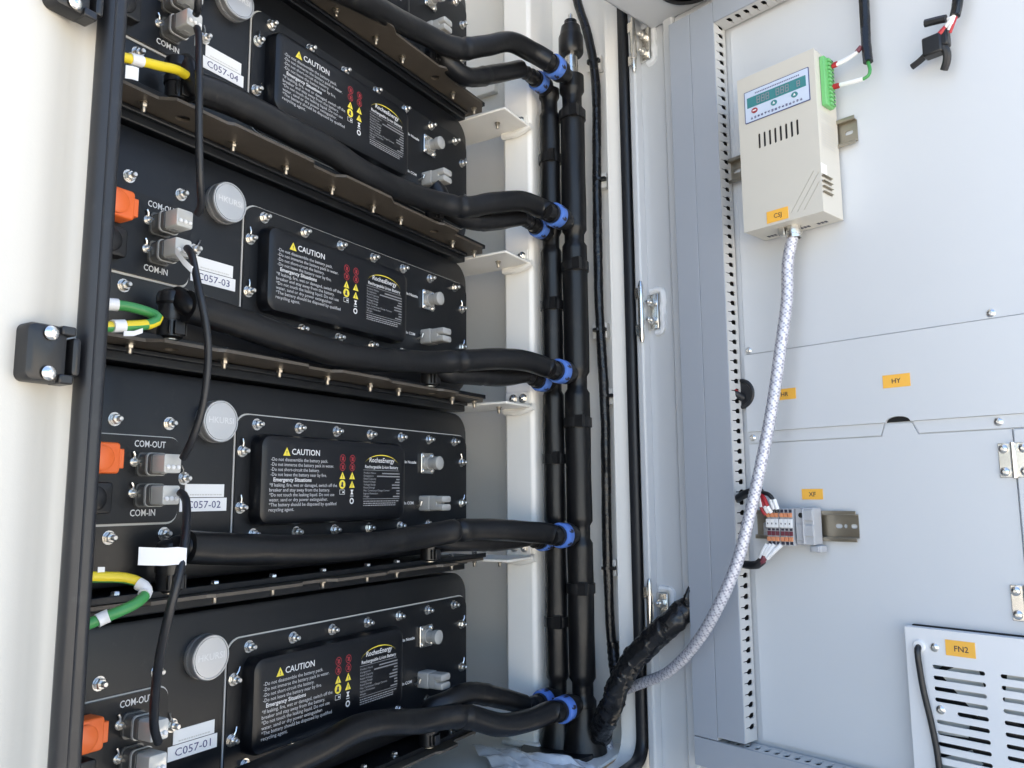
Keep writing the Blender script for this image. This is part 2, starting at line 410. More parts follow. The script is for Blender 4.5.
# ------------------------------------------------------------------ battery packs (z = 0 at the top bolt row of a pack)
PO = Vector((-.277, 0, -.149))
def build_pack():
    r = thing('battery_pack', 'x', 'battery pack', (0, 0, 0), 'black battery packs stacked in the cabinet')
    def pp(name, mb, m, parent=r, bevel=0, **k): return part(name, mb, m, parent, bevel, PO, **k)
    def pl(name, me, parent=r): return link(name, shift(me, PO), parent)
    pp('housing', MB().prism(rrect(-.590, .032, -.1495, .041, .03, 8), .56, 0, inset=.003), 'coat_black')
    # sealing plate and its pale seal edge
    pp('cover_seal', MB().prism(rrect(-.3785, .0275, -.1285, .0105, .016), .0005, -.0012), 'seal_grey')
    cov = pp('cover_plate', MB().prism(rrect(-.3772, .0265, -.1275, .0092, .0155), -.0012, -.0034), 'coat_black')
    lid = pp('lid', MB().prism(rrect(-.3595, -.1285, -.1025, -.0100, .012, 8), -.003, -.0200, inset=.006), 'lid_black')
    Y = -.0203; T = []
    X0 = -.3475
    def tx(s, x, z, wd, sz, **k): T.append(text_mesh(s, x, z, Y, wd, sz, **k))
    tx('CAUTION', -.3195, -.0300, .0405, .0088, bold=.012)
    rows = [('-Do not disassemble the battery pack.', .081), ('-Do not immerse the battery pack in water.', .0905), ('-Do not short-circuit the battery.', .0685), ('-Do not leave the battery near by fire.', .0795)]
    for i, (s, wd) in enumerate(rows): tx(s, X0, -.0372 - i * .00515, wd, .0050, m='small_print')
    tx('Emergency Situations', X0 + .004, -.0581, .053, .0056, bold=.02)
    rows = [('*If leaking, fire, wet or damaged, switch off the', .097), ('breaker and stay away from the battery.', .086), ('*Do not touch the leaking liquid. Do not use', .093), ('water, sand or dry power extinguisher.', .083), ('*The battery should be disposed by qualified', .0965), ('recycling agent.', .034)]
    for i, (s, wd) in enumerate(rows): tx(s, X0 - .001, -.0634 - i * .00498, wd, .0050, m='small_print')
    link('caution_print', shift(merge(T, 'caution_print'), PO), lid)
    # warning signs
    def flat(outs, m, dy=0):
        mb = MB()
        for o in outs: mb.add([(p[0], Y - dy, p[1]) for p in o], [tuple(range(len(o)))])
        return mesh_of(mb, m, 'flat', False)
    def ring(cx, cz, r, ri): 
        a = circle(cx, cz, r, 24); b = circle(cx, cz, ri, 24)
        return [[a[i], a[(i + 1) % 24], b[(i + 1) % 24], b[i]] for i in range(24)]
    def tri(cx, cz, s): return [[(cx - s, cz - s * .8), (cx + s, cz - s * .8), (cx, cz + s * .95)]]
    cx1, cx2 = -.2430, -.2272
    red = []
    for (cx, cz) in ((cx1, -.0315), (cx2, -.0315), (cx1, -.0410), (cx2, -.0410)):
        red += ring(cx, cz, .0045, .0038); red += [[(cx - .0034, cz + .0029), (cx - .0029, cz + .0034), (cx + .0034, cz - .0029), (cx + .0029, cz - .0034)]]
        red += [[(cx - .0018, cz - .0020), (cx + .0010, cz - .0024), (cx + .0022, cz + .0012), (cx, cz + .0026)]]
    link('prohibition_signs', shift(flat(red, 'red_print'), PO), lid)
    yel = tri(cx1, -.0508, .0046) + tri(cx2, -.0508, .0046) + tri(cx2, -.0605, .0046) + tri(-.3265, -.0275, .0050) + [circle(cx1, -.0605, .0050, 24)]
    link('warning_signs', shift(flat(yel, 'yellow_print'), PO), lid)['kind'] = 'stuff'
    blk = []
    for (cx, cz) in ((cx2, -.0508), (cx1, -.0508), (cx2, -.0605), (-.3265, -.0275)):
        blk += [[(cx - .0005, cz + .0012), (cx - .0004, cz - .0015), (cx + .0004, cz - .0015), (cx + .0005, cz + .0012)], circle(cx, cz - .0024, .0005, 8)]
    blk += [circle(cx1, -.0592, .0016, 10), [(cx1 - .0027, -.0630), (cx1 + .0020, -.0635), (cx1 + .0012, -.0605), (cx1 - .0016, -.0603)]]
    link('sign_marks', shift(flat(blk, 'ink', .0001), PO), lid)
    wh = ring(cx2, -.0790, .0034, .0020) + [[(cx2 - .0028, -.0738), (cx2 + .0028, -.0738), (cx2 + .0028, -.0731), (cx2 - .0028, -.0731)]]
    wh += [[(cx2 - .0026, -.0664), (cx2 + .0026, -.0664), (cx2 + .0006, -.0690), (cx2 + .0024, -.0716), (cx2 - .0024, -.0716), (cx2 - .0006, -.0690)]]
    for (a, b, c, d) in ((-.0042, .0042, -.0668, -.0664), (-.0042, -.0037, -.0714, -.0668), (.0037, .0042, -.0714, -.0668), (-.0042, .0042, -.0716, -.0712), (.0005, .0030, -.0700, -.0682)):
        wh += [[(cx1 + a, c), (cx1 + b, c), (cx1 + b, d), (cx1 + a, d)]]
    link('symbol_print', shift(flat(wh, 'white_print'), PO), lid)
    # maker's panel
    arc = []
    for i in range(20):
        a0 = math.pi * (.12 + .76 * i / 20); a1 = math.pi * (.12 + .76 * (i + 1) / 20)
        def q(a, k): return (-.1755 + .0330 * math.cos(a), -.0425 + (.0165 - k) * math.sin(a) + .001)
        th = lambda a: .0011 * max(.12, math.sin(a)) ** 2
        arc.append([q(a0, 0), q(a1, 0), q(a1, th(a1)), q(a0, th(a0))])
    link('arc_emblem', shift(flat(arc, 'yellow_print'), PO), lid)
    T = []
    tx('RochesEnergy', -.1755, -.0342, .0455, .0078, align='CENTER', shear=.12, bold=.012)
    tx('Rechargeable Li-ion Battery', -.1755, -.0413, .0600, .0052, align='CENTER', bold=.012)
    lx, rx = -.2075, -.1425
    for i, (s, wd, rw) in enumerate([('Product Name', .0210, .0330), ('Designation', .0170, .042), ('Rated Capacity', .0215, .0065), ('Rated Voltage', .0205, .009), ('Voltage Range', .0205, .0145), ('Rated Energy', .0195, .0145), ('Max. Continuous Charge Current', .0460, .006), ('Ingress Protection', .0250, .006), ('Weight', .0100, .0125)]):
        z = -.0478 - i * .0034; tx(s, lx, z, wd, .0030, m='grey_print')
        nb = max(2, int(rw / .0016)); mb = MB()
        for k in range(nb):
            x1 = rx - k * rw / nb; mb.add([(x1 - rw / nb * .72, Y, z), (x1, Y, z), (x1, Y, z + .0015), (x1 - rw / nb * .72, Y, z + .0012)], [(0, 1, 2, 3)])
        T.append(mesh_of(mb, 'grey_print', 'bars', False))
    mb = MB()
    for z, wd in ((-.0437, .0643), (-.0770, .0660)): mb.add([(lx - .001, Y, z), (lx - .001 + wd, Y, z), (lx - .001 + wd, Y, z + .0004), (lx - .001, Y, z + .0004)], [(0, 1, 2, 3)])
    for z, wd in ((-.0800, .061), (-.0825, .055), (-.0848, .058)):
        x = lx
        while x < lx + wd:
            l = random.uniform(.0015, .005); mb.add([(x, Y, z), (x + l, Y, z), (x + l, Y, z + .0009), (x, Y, z + .0009)], [(0, 1, 2, 3)]); x += l + .0008
    T.append(mesh_of(mb, 'grey_print', 'bars', False))
    link('rating_print', shift(merge(T, 'rating_print'), PO), lid)
    # plate lettering by the two right-hand ports
    Y = -.0037; T = []
    tx('In Nozzle', -.1120, -.0325, .0235, .0050, bold=.02)
    tx('In COM', -.1120, -.0845, .0185, .0050, bold=.02)
    link('port_print', shift(merge(T, 'port_print'), PO), cov)['kind'] = 'stuff'
    # bolts
    def bolts(lst, me, y):
        for (x, z) in lst:
            o = link('bolt', me, r); o.location = Vector((x - .0045, y, z)) - PO; o.scale = (.92, .95, .92)
    sp = .0581
    bolts([(-6 * sp + i * sp, 0) for i in range(7)], BOLT, -.0034)
    bolts([(-6 * sp + i * sp, -.111) for i in range(7)], BOLT, -.0034)
    bolts([(-.366, -.028), (-.366, -.084)], BOLT_T, -.0034)
    bolts([(.018, -.028), (.018, -.084)], BOLT_T, -.0034)
    bolts([(-.502, -.006), (-.448, -.006), (-.501, -.107), (-.448, -.106)], BOLT, 0)
    bolts([(-.430, -.056)], BOLT_T, 0)
    # pressure vent cap
    cap = MB().lathe((-.4050, 0, -.0010), (0, -1, 0), [(0, .0200), (.0030, .0205), (.0045, .0205), (.0045, .0185), (.0070, .0185), (.0070, .0205), (.0125, .0205), (.0136, .0198), (.0136, .0188), (.0122, .0186), (.0122, .0180), (.0134, .0178), (.0134, .0002)], 40)
    cp = pp('vent_cap', cap, 'silver_cap', ang=25)
    Y = -.0137; T = []
    tx('HKURSI', -.4050, -.0030, .029, .0085, align='CENTER', m='seal_grey', bold=.01)
    tx('HK-M40', -.411, -.0085, .015, .0038, align='CENTER', m='seal_grey')
    me = merge(T[:1], 'cap_print'); bpy.data.meshes.remove(T[1]); me.materials[0] = MATS['tag_white']
    link('cap_print', shift(me, PO), cp)
    # communication panel
    pp('panel_seal', MB().prism(rrect(-.575, -.4405, -.0975, -.0185, .011, 6), .0005, -.0014), 'seal_grey')
    cm = pp('com_panel', MB().prism(rrect(-.574, -.4425, -.0955, -.0195, .010, 6), -.0014, -.0042), 'coat_black')
    Y = -.0045; T = []
    tx('COM-OUT', -.4735, -.0290, .0310, .0082, align='CENTER', bold=.012)
    tx('COM-IN', -.4775, -.0895, .0245, .0082, align='CENTER', bold=.012)
    link('panel_print', shift(merge(T, 'panel_print'), PO), cm)
    for zc in (-.0445, -.0715):
        xs = -.4765
        s = pp('com_socket', MB().prism(rrect(xs - .0105, xs + .0105, zc - .0105, zc + .0105, .004), -.0042, -.007).prism(rrect(xs - .0092, xs + .0092, zc - .0092, zc + .0092, .004), -.007, -.024, inset=.0015), 'smoky_plug')
        part('locking_ring', MB().prism(rrect(xs - .0102, xs + .0102, zc - .0100, zc + .0100, .0045), -.0175, -.0195).box(xs - .003, xs + .003, -.024, -.030, zc - .0085, zc + .004), 'grey_plug', s, org=PO)
        part('plug', MB().prism(rrect(xs - .0085, xs + .0085, zc - .0082, zc + .0082, .002), -.025, -.0415, inset=.001), 'clear_plug', s, org=PO)
        pn = MB()
        for dx in (-.005, 0, .005): pn.lathe((xs + dx, -.0375, zc - .0032), (0, -1, 0), [(0, .0020), (.0052, .0020), (.006, .0012)], 10)
        part('pins', pn, 'tag_white', s, org=PO)
        sc = pp('panel_screw', MB().lathe((-.4885, -.0042, zc + .002), (0, -1, 0), [(0, .0042), (.001, .0042), (.001, .003), (.003, .003), (.003, .0012), (.007, .0012)], 12).tube([(-.4885, -.005, zc + .005), (-.4895, -.0065, zc + .0085), (-.4905, -.006, zc + .011)], .0011, 6), 'steel')
    # high voltage connectors at the left
    zc = -.041
    oc = pp('power_connector', MB().prism(rrect(-.546, -.5125, zc - .0125, zc + .0135, .003), -.0042, -.022, inset=.002).box(-.5140, -.5080, -.006, -.020, zc - .008, zc + .0085), 'orange', bevel=.0008, label='orange power connector')
    part('boss', MB().lathe((-.530, -.0215, zc), (0, -1, 0), [(0, .0105), (.003, .0105), (.0045, .0085)], 24), 'orange', oc, org=PO)
    zc = -.074
    bc = pp('power_connector', MB().prism(rrect(-.546, -.5135, zc - .0125, zc + .0135, .003), -.0042, -.016, inset=.002), 'plastic_black', label='black power connector')
    part('boss', MB().lathe((-.531, -.0155, zc), (0, -1, 0), [(0, .0105), (.003, .0105), (.0045, .0085)], 24), 'plastic_black', bc, org=PO)
    # nozzle and signal plug at the right
    zc = -.0315; xs = -.0675
    nz = pp('nozzle', MB().prism(rrect(xs - .0130, xs + .0130, zc - .0135, zc + .0135, .002), -.0034, -.0065), 'steel', bevel=.0006)
    part('spout', MB().lathe((xs, -.0065, zc), (0, -1, 0), [(0, .0090), (.004, .0090), (.004, .0072), (.012, .0072), (.0135, .0088), (.0195, .0088), (.0210, .0065)], 22), 'grey_plug', nz, org=PO)
    for dx in (-.0095, .0095):
        for dz in (-.0095, .0095):
            q = part('screw', MB().lathe((xs + dx, -.0065, zc + dz), (0, -1, 0), [(0, .0026), (.0015, .0026), (.0022, .0016)], 8), 'steel', nz, org=PO)
    zc = -.0835; xs = -.071
    sp_ = pp('signal_plug', MB().prism(rrect(xs - .0105, xs + .0105, zc - .0100, zc + .0100, .003), -.0034, -.019, inset=.0012), 'grey_plug')
    part('plug_body', MB().prism(rrect(xs - .0092, xs + .0092, zc - .0092, zc + .0092, .0025), -.0195, -.030, inset=.0008).prism(rrect(xs - .0098, xs + .0098, zc + .0010, zc + .0094, .003), -.029, -.040, inset=.0015).prism(rrect(xs - .0098, xs + .0098, zc - .0094, zc - .0010, .003), -.029, -.040, inset=.0015), 'grey_plug', sp_, org=PO)
    part('latch', MB().tube([(xs - .016, -.0036, zc - .004), (xs - .016, -.010, zc - .002), (xs - .0145, -.011, zc + .002), (xs - .0125, -.006, zc + .003)], .0013, 6), 'steel', sp_, org=PO)
    return r
pk0 = build_pack()
plabel = {1: 'black battery pack C057-01 at the bottom of the stack', 2: 'black battery pack labelled C057-02, second from the bottom', 3: 'black battery pack labelled C057-03, third from the bottom', 4: 'black battery pack labelled C057-04, with its top edge near the frame top', 5: 'black battery pack at the very top, mostly cropped away'}
packs = {}
for k in (1, 2, 3, 4, 5):
    packs[k] = pk0 if k == 1 else copy_tree(pk0)
for k in (1, 2, 3, 4, 5):
    p = packs[k]; p.location = Vector((PO.x, PO.y, PO.z + (k - 2) * P)); p['label'] = plabel[k]
    if k == 5: continue
    a = part('code_label', MB().box(-.4375, -.3845, -.0001, -.0007, -.0868, -.0742), 'tag_white', p, org=PO, label='white code label')
    link('code_print', shift(text_mesh('C057-0%d' % k, -.411, -.0838, -.0010, .0385, .0098, 'ink_blue', 'CENTER'), PO), a)
    b = part('serial_label', MB().box(-.4325, -.3880, -.0001, -.0006, -.0735, -.0612), 'paper', p, org=PO)
    mb = MB(); x = -.4270
    while x < -.393:
        l = random.uniform(.001, .003); mb.add([(x, -.0008, -.0718), (x + l, -.0008, -.0718), (x + l, -.0008, -.0706), (x, -.0008, -.0706)], [(0, 1, 2, 3)]); x += l + .0006
    part('serial_print', mb, 'seal_grey', b, org=PO, smooth=False)

for p in packs.values():
    for c in p.children:
        if c.name.startswith('bolt'): c.rotation_euler.y = random.uniform(-.5, .5)
# ------------------------------------------------------------------ coolant manifold pipes
def manifold(x, y, r, z0, z1, label, bands, joints):
    o = Vector((x, y, -.4298)); t = thing('manifold_pipe', label, 'pipe', o, 'upright coolant manifold pipes')
    zs = [z0 + (z1 - z0) * i / 160 for i in range(161)]
    def rf(L, a, f):
        k = 1 + .05 * noise.noise(Vector((L * 14, math.cos(a), math.sin(a) + x * 40)))
        for j in joints:
            d = abs((z0 + L) - j)
            if d < .012: k *= .80
        return k
    part('foam_sleeve', MB().tube([(x, y, z) for z in zs], r, 28, rf=rf), 'foam', t, org=o)
    for z in bands:
        c = part('band_clamp', MB().lathe((x, y, z - .008), (0, 0, 1), [(0, r * .99), (0, r * 1.12), (.014, r * 1.12), (.014, r * .99)], 28).box(x - r * 1.18, x - r * .70, y - r * .95, y - r * .30, z - .009, z + .009), 'plastic_black', t, org=o)
    part('base_boot', MB().lathe((x, y, -.4290), (0, 0, 1), [(0, r * 1.75), (.012, r * 1.6), (.040, r * 1.15), (.060, r * 1.02)], 24), 'foam', t, org=o)
    return t, o
PR = (.144, -.122); PL = (.139, -.0845)
jz = [(k - 2) * P - .128 for k in (1, 2, 3, 4, 5)]
mr, mro = manifold(PR[0], PR[1], .0188, -.4238, .574, 'thick black insulated manifold pipe nearer the door, with an air valve on top', [onY(577, yy, -.122).z for yy in (120, 268, 422, 588)], jz)
ml, mlo = manifold(PL[0], PL[1], .0160, -.4238, .560, 'thinner black insulated manifold pipe behind the thick one', [onY(551, yy, -.0845).z for yy in (160, 305, 458, 622)], jz)
# automatic air valve on the right pipe
zt = .574
v = part('valve_neck', MB().lathe((PR[0], PR[1], zt + .003), (0, 0, 1), [(0, .0105), (.035, .0105)], 20), 'steel', mr, org=mro)
v = part('air_valve', MB().lathe((PR[0], PR[1], zt + .036), (0, 0, 1), [(0, .017), (.004, .0195), (.030, .0195), (.034, .0175), (.048, .0150), (.052, .010), (.058, .010)], 20), 'plastic_black', mr, org=mro)
part('valve_pin', MB().lathe((PR[0], PR[1], zt + .093), (0, 0, 1), [(0, .0035), (.012, .0035), (.014, .002)], 12), 'steel', v, org=mro)

def hose_mesh(path, r, seam=None, seed=0):
    pts = spline(path, .005)
    def rf(L, a, f):
        k = 1 + .065 * noise.noise(Vector((L * 16, math.cos(a) * 1.2 + seed, math.sin(a) * 1.2))) + .025 * noise.noise(Vector((L * 60, math.cos(a) * 3, math.sin(a) * 3 + seed)))
        if seam is not None:
            d = abs(f - seam)
            k *= 1 - .13 * math.exp(-(d / .0045) ** 2) + .07 * math.exp(-((f - seam - .016) / .010) ** 2) + .05 * math.exp(-((f - seam + .018) / .012) ** 2)
            k *= 1 - .04 * math.exp(-((f - .42) / .003) ** 2)
        return k
    return MB().tube(pts, r, 26, rf=rf)
def coupling(t, org, p, ax, r=.0150):
    p = Vector(p); ax = Vector(ax).normalized()
    part('spigot', MB().lathe(p - ax * .026, ax, [(0, r * .70), (.012, r * .74), (.012, r * .86), (.018, r * .86), (.018, r * .72), (.060, r * .72)], 20).lathe(p + ax * .009, ax, [(0, r * .98), (.003, r * 1.02), (.010, r * 1.02), (.012, r * .9)], 20), 'plastic_black', t, org=org)
    rg = part('blue_ring', MB().lathe(p - ax * .0075, ax, [(0, r * .88), (.0005, r * 1.02), (.0015, r * 1.06), (.0145, r * 1.06), (.0155, r * 1.02), (.016, r * .88)], 30), 'blue_ring', t, org=org, label='blue locking ring')
    a = Vector((0, 0, 1)) - ax * ax.z; a.normalize(); b = ax.cross(a); mk = MB()
    ph = random.random() * 1.5
    for ang in [ph + i * 1.05 for i in range(6)]:
        n = a * math.cos(ang) + b * math.sin(ang); s = ax.cross(n)
        c = p + n * (r * 1.072)
        mk.add([c + ax * .0055 + s * .0024, c - ax * .0005 + s * .0030, c - ax * .0058 + s * .0012, c - ax * .0052 - s * .0010, c - ax * .001 + s * .0010, c - ax * .0005 - s * .0030, c + ax * .0055 - s * .0014], [(0, 1, 2, 3, 4, 5, 6)])
    part('ring_marks', mk, 'ink', rg, org=org, smooth=False)
def quick_conn(t, org, x, y, z0, z1):          # upright black quick connector standing on the shelf flange
    h = z1 - z0
    c = part('quick_connector', MB().lathe((x, y, z0), (0, 0, 1), [(0, .0080), (.002, .0112), (h * .45, .0112), (h * .45, .0124), (h * .62, .0126), (h * .62, .0110), (h * .8, .0110), (h * .86, .0130), (h, .0130), (h * 1.10, .0118), (h * 1.18, .007)], 20), 'plastic_black', t, org=org)
    part('release_tab', MB().box(x - .005, x + .005, y - .0142, y - .0108, z0 + h * .08, z0 + h * .40).box(x - .009, x - .0075, y - .0115, y - .0085, z0 + h * .08, z0 + h * .40).box(x + .0075, x + .009, y - .0115, y - .0085, z0 + h * .08, z0 + h * .40), 'plastic_black', c, org=org, bevel=.0005)
    part('spring_ring', MB().lathe((x, y, z0 - .001), (0, 0, 1), [(0, .0075), (.0022, .0075)], 16), 'zinc', c, org=org)
# centre lines read from the picture: long hose to the thick pipe, short hose to the thin pipe
longp = {5: [(215, -70), (300, -30), (370, 5), (418, 31), (455, 48), (485, 46), (510, 42), (532, 52)],
         4: [(192, 86), (238, 104), (300, 136), (328, 150), (368, 175), (420, 197), (463, 207), (492, 203), (520, 201), (540, 208)],
         3: [(186, 306), (225, 318), (290, 340), (350, 356), (420, 362), (463, 361), (500, 359), (525, 361), (545, 367)],
         2: [(186, 547), (230, 549), (300, 549), (360, 546), (420, 537), (463, 530), (500, 530), (530, 532), (548, 534)],
         1: [(200, 800), (260, 775), (320, 748), (365, 726), (420, 721), (462, 716), (500, 725), (530, 720), (550, 712)]}
shortp = {5: [(436, 40), (447, 62), (468, 77), (495, 74), (520, 69)], 4: [(436, 190), (446, 207), (470, 220), (495, 221), (520, 217)],
          3: [(432, 362), (445, 372), (470, 375), (500, 377), (524, 374)], 2: [(432, 540), (445, 540), (470, 541), (500, 541), (526, 537)], 1: [(431, 709), (445, 703), (470, 693), (500, 698), (524, 705)]}
ringA = {5: (557, 69), 4: (558, 217), 3: (562, 372), 2: (564, 535), 1: (566, 708)}
for k in (1, 2, 3, 4, 5):
    zb = (k - 2) * P; kn = 'C057-0%d' % k if k < 5 else 'the cropped top pack'
    e = onY(*ringA[k], PR[1]); e = Vector((e.x - .014, PR[1], e.z))
    path = []
    n = len(longp[k])
    for i, (px, py) in enumerate(longp[k]):
        f = (px - 190) / (550 - 190); Y = -.050 if px < 430 else -.050 - (px - 430) / 128 * .070
        path.append(onY(px, py, max(Y, -.122)))
    x0 = path[0]
    base = Vector((x0.x, x0.y, zb - .1555))
    t = thing('coolant_hose', 'thick black coolant hose running along %s to the thick pipe' % ('pack ' + kn if k < 5 else kn), 'hose', base, 'long insulated coolant hoses')
    path.append(e - Vector((.012, -.0008, 0)))
    part('hose', hose_mesh(path, .0143, .70, k * 3.3), 'foam', t, org=base)
    coupling(t, base, e + Vector((.006, 0, 0)), (1, -.06, 0), .0165)
    qx = x0.x - .001
    quick_conn(t, base, qx, -.031, zb - .1545, zb - .1165)
    part('elbow', MB().tube(spline([(qx, -.031, zb - .120), (qx + .004, -.036, zb - .116), x0 + Vector((.004, 0, 0)), x0 + Vector((.020, -.004, -.001))], .003), .0100, 16), 'foam', t, org=base)
    # short hose
    b = onY(shortp[k][0][0], shortp[k][0][1], -.036)
    base = Vector((b.x, -.036, zb - .1555))
    t = thing('coolant_hose', 'short black coolant hose from %s to the thin pipe' % ('pack ' + kn if k < 5 else kn), 'hose', base, 'short insulated coolant hoses')
    pts = [onY(px, py, -.036 - .044 * i / 4) for i, (px, py) in enumerate(shortp[k])]
    rb = onY(*{5: (539, 82), 4: (539, 228), 3: (541, 381), 2: (543, 540), 1: (543, 701)}[k], -.0845) - Vector((.004, 0, 0))
    part('hose', hose_mesh([Vector((b.x, -.036, b.z - .008))] + pts, .0132, .55, k * 1.7), 'foam', t, org=base)
    mid = pts[-1] + (rb - pts[-1]) * .5
    part('hose_tail', MB().tube(spline([pts[-1] - Vector((.008, 0, 0)), mid, rb], .004), .0098, 16, rf=lambda L, a, f: 1 + .10 * math.sin(L * 900)), 'plastic_black', t, org=base)
    coupling(t, base, rb + Vector((.004, 0, 0)), (1, 0, 0), .0145)
    quick_conn(t, base, b.x, -.032, zb - .1545, zb - .118)

# ------------------------------------------------------------------ communication cables
def cable(name, label, cat, pts, r, m, group=None, n=10, step=.006, rf=None, child='sheath'):
    base = Vector(pts[-1]); t = thing(name, label, cat, base, group)
    part(child, MB().tube(spline(pts, step), r, n, rf=rf), m, t, org=base); return t, base
def tagstrip(t, base, pts, h, m='tag_white', label=None, name='tag', dirv=(0, 0, -1)):    # a folded paper flag: ribbon through pts, height h
    mb = MB(); d = Vector(dirv).normalized() * h; P_ = [Vector(p) for p in pts]; N = len(P_)
    th = Vector((0, .0004, 0))
    vs = P_ + [p + d for p in P_] + [p + th for p in P_] + [p + d + th for p in P_]
    fs = []
    for i in range(N - 1):
        fs += [(i, i + 1, N + i + 1, N + i), (2 * N + i, 3 * N + i, 3 * N + i + 1, 2 * N + i + 1), (i, 2 * N + i, 2 * N + i + 1, i + 1), (N + i, N + i + 1, 3 * N + i + 1, 3 * N + i)]
    fs += [(0, N, 3 * N, 2 * N), (N - 1, 3 * N - 1, 4 * N - 1, 2 * N - 1)]
    return part(name, mb.add(vs, fs), m, t, org=base, label=label)
CG = 'thin black cables linking the packs'
def px(lst): return [onY(a, b, c) for a, b, c in lst]
t, b = cable('com_cable', 'thin black cable hanging from pack C057-04 to the upper socket of C057-03', 'cable', px([(197, 28, -.046), (199, 40, -.055), (199, 80, -.075), (199, 130, -.075), (200, 180, -.070), (201, 205, -.060), (197, 214, -.052)]), .0034, 'rubber', CG)
tagstrip(t, b, px([(195, 36, -.052), (198, 38, -.056), (202, 39, -.055)]), .009)
t, b = cable('com_cable', 'thin black cable looping from the lower socket of C057-03 to C057-02', 'cable', px([(187, 248, -.046), (192, 256, -.056), (198, 285, -.072), (206, 325, -.078), (208, 360, -.078), (203, 405, -.074), (192, 440, -.064), (183, 458, -.050)]), .0034, 'rubber', CG)
tagstrip(t, b, px([(176, 247, -.050), (184, 258, -.060), (192, 266, -.066), (200, 270, -.066)]), .0065)
t, b = cable('com_cable', 'thin black cable hanging from C057-02 down across pack C057-01', 'cable', px([(180, 492, -.046), (186, 500, -.056), (186, 530, -.080), (181, 565, -.095), (170, 610, -.095), (160, 655, -.085), (155, 695, -.070), (154, 725, -.060), (158, 742, -.050)]), .0036, 'rubber', CG)
tagstrip(t, b, px([(139, 547, -.088), (150, 547.5, -.091), (165, 548, -.094), (178, 547, -.096), (187, 548, -.098)]), .0135, label='white paper flag on the cable')
t, b = cable('com_cable', 'thin black cable at the upper left dropping out of the picture top to C057-04', 'cable', px([(197, -30, -.060), (198, -8, -.062), (198, 8, -.056), (196, 14, -.048)]), .0034, 'rubber', CG)
# earth wires
def earth(label, pts, tags, flip=0, swap=9, first=0):
    base = Vector(pts[0]); t = thing('earth_wire', label, 'wire', base, 'yellow and green earth wires')
    part('insulation', MB().tube(spline(pts, .004), .0042, 12, mf=lambda i, L: int((((i + flip) % 12) in (2, 3, 4)) != ((L > swap) != bool(first)))), ['wire_yellow', 'wire_green'], t, org=base)
    for tg in tags: part('tag', MB().tube(spline(tg, .004), .0050, 12), 'tag_white', t, org=base)
    return t, base
t, b = earth('yellow and green earth wire looped beside C057-03', px([(80, 304, -.055), (100, 304, -.058), (125, 306, -.062), (148, 312, -.068), (158, 318, -.074), (150, 324, -.076), (125, 326, -.076), (100, 327, -.072), (80, 327, -.070)]), [px([(106, 304, -.059), (113, 304.5, -.060), (118, 305, -.061)]), px([(112, 326, -.075), (118, 326, -.075), (125, 325.8, -.076)])], 3, .080, 1)
tagstrip(t, b, px([(124, 331, -.078), (134, 331, -.080), (143, 328, -.081)]), .004)
t, b = earth('yellow and green earth wire looped below C057-02', px([(75, 577, -.060), (98, 577, -.062), (125, 578, -.068), (140, 583, -.074), (147, 591, -.080), (138, 602, -.084), (118, 612, -.084), (98, 620, -.080), (75, 630, -.075)]), [px([(138, 583.5, -.0735), (144, 587, -.0775), (146, 592, -.0800), (144, 595, -.082)]), px([(97, 621, -.080), (103, 618, -.081), (109, 615.5, -.083)])], 8, .060)
tagstrip(t, b, px([(98, 567, -.064), (102, 567, -.064), (105, 567, -.0645)]), .010, 'paper')
t, b = earth('straight yellow earth wire with a paper flag beside C057-04', px([(95, 50, -.060), (122, 57, -.062), (140, 61, -.062), (160, 66, -.060), (177, 70, -.056), (190, 78, -.045)]), [], 5)
tagstrip(t, b, px([(126, 65, -.066), (133, 66, -.0665), (139, 68, -.066)]), .0115, 'paper')
part('tag', MB().tube(px([(130, 58.6, -.062), (136, 60, -.062), (142, 61.5, -.062)]), .0050, 12), 'paper', t, org=b)

# ------------------------------------------------------------------ wall loom and taped bundle
def tapew(seed, amp=.05, pitch=.012):
    def rf(L, a, f):
        s = (L / pitch + a / (2 * math.pi)) % 1.0
        return 1 + amp * (s - .5) + .11 * noise.noise(Vector((L * 28, math.cos(a) + seed, math.sin(a)))) + .03 * noise.noise(Vector((L * 70 + seed * 7, 2.2 * math.cos(a + L * 90), 2.2 * math.sin(a + L * 90))))
    return rf
def crinkle(seed):
    def rf(L, a, f):
        q = L + .006 * noise.noise(Vector((L * 25, 0, seed)))
        s = (q / .030 + a / (2 * math.pi)) % 1.0
        n1 = noise.noise(Vector((L * 26, 1.3 * math.cos(a) + seed, 1.3 * math.sin(a))))
        n2 = noise.noise(Vector((L * 120, 2.0 * math.cos(a), 2.0 * math.sin(a) + seed)))
        n3 = abs(noise.noise(Vector((L * 210 + 3 * a, 3.0 * math.cos(a), 3.0 * math.sin(a) - seed))))
        return 1 + .07 * (s ** 4 - .2) + .16 * n1 + .08 * n2 - .10 * n3
    return rf
pts = [onX(a, b_, .185) for a, b_ in ((571, -30), (577, 0), (589, 40), (596, 90), (597, 200), (599, 300), (604, 390), (606, 460), (607, 540), (610, 620), (613, 655))]
t, b = cable('wire_loom', 'thin black taped wire loom running down the cabinet side wall', 'wire loom', pts, .0072, 'tape', n=14, step=.003, rf=tapew(1, .04, .02), child='wrap')
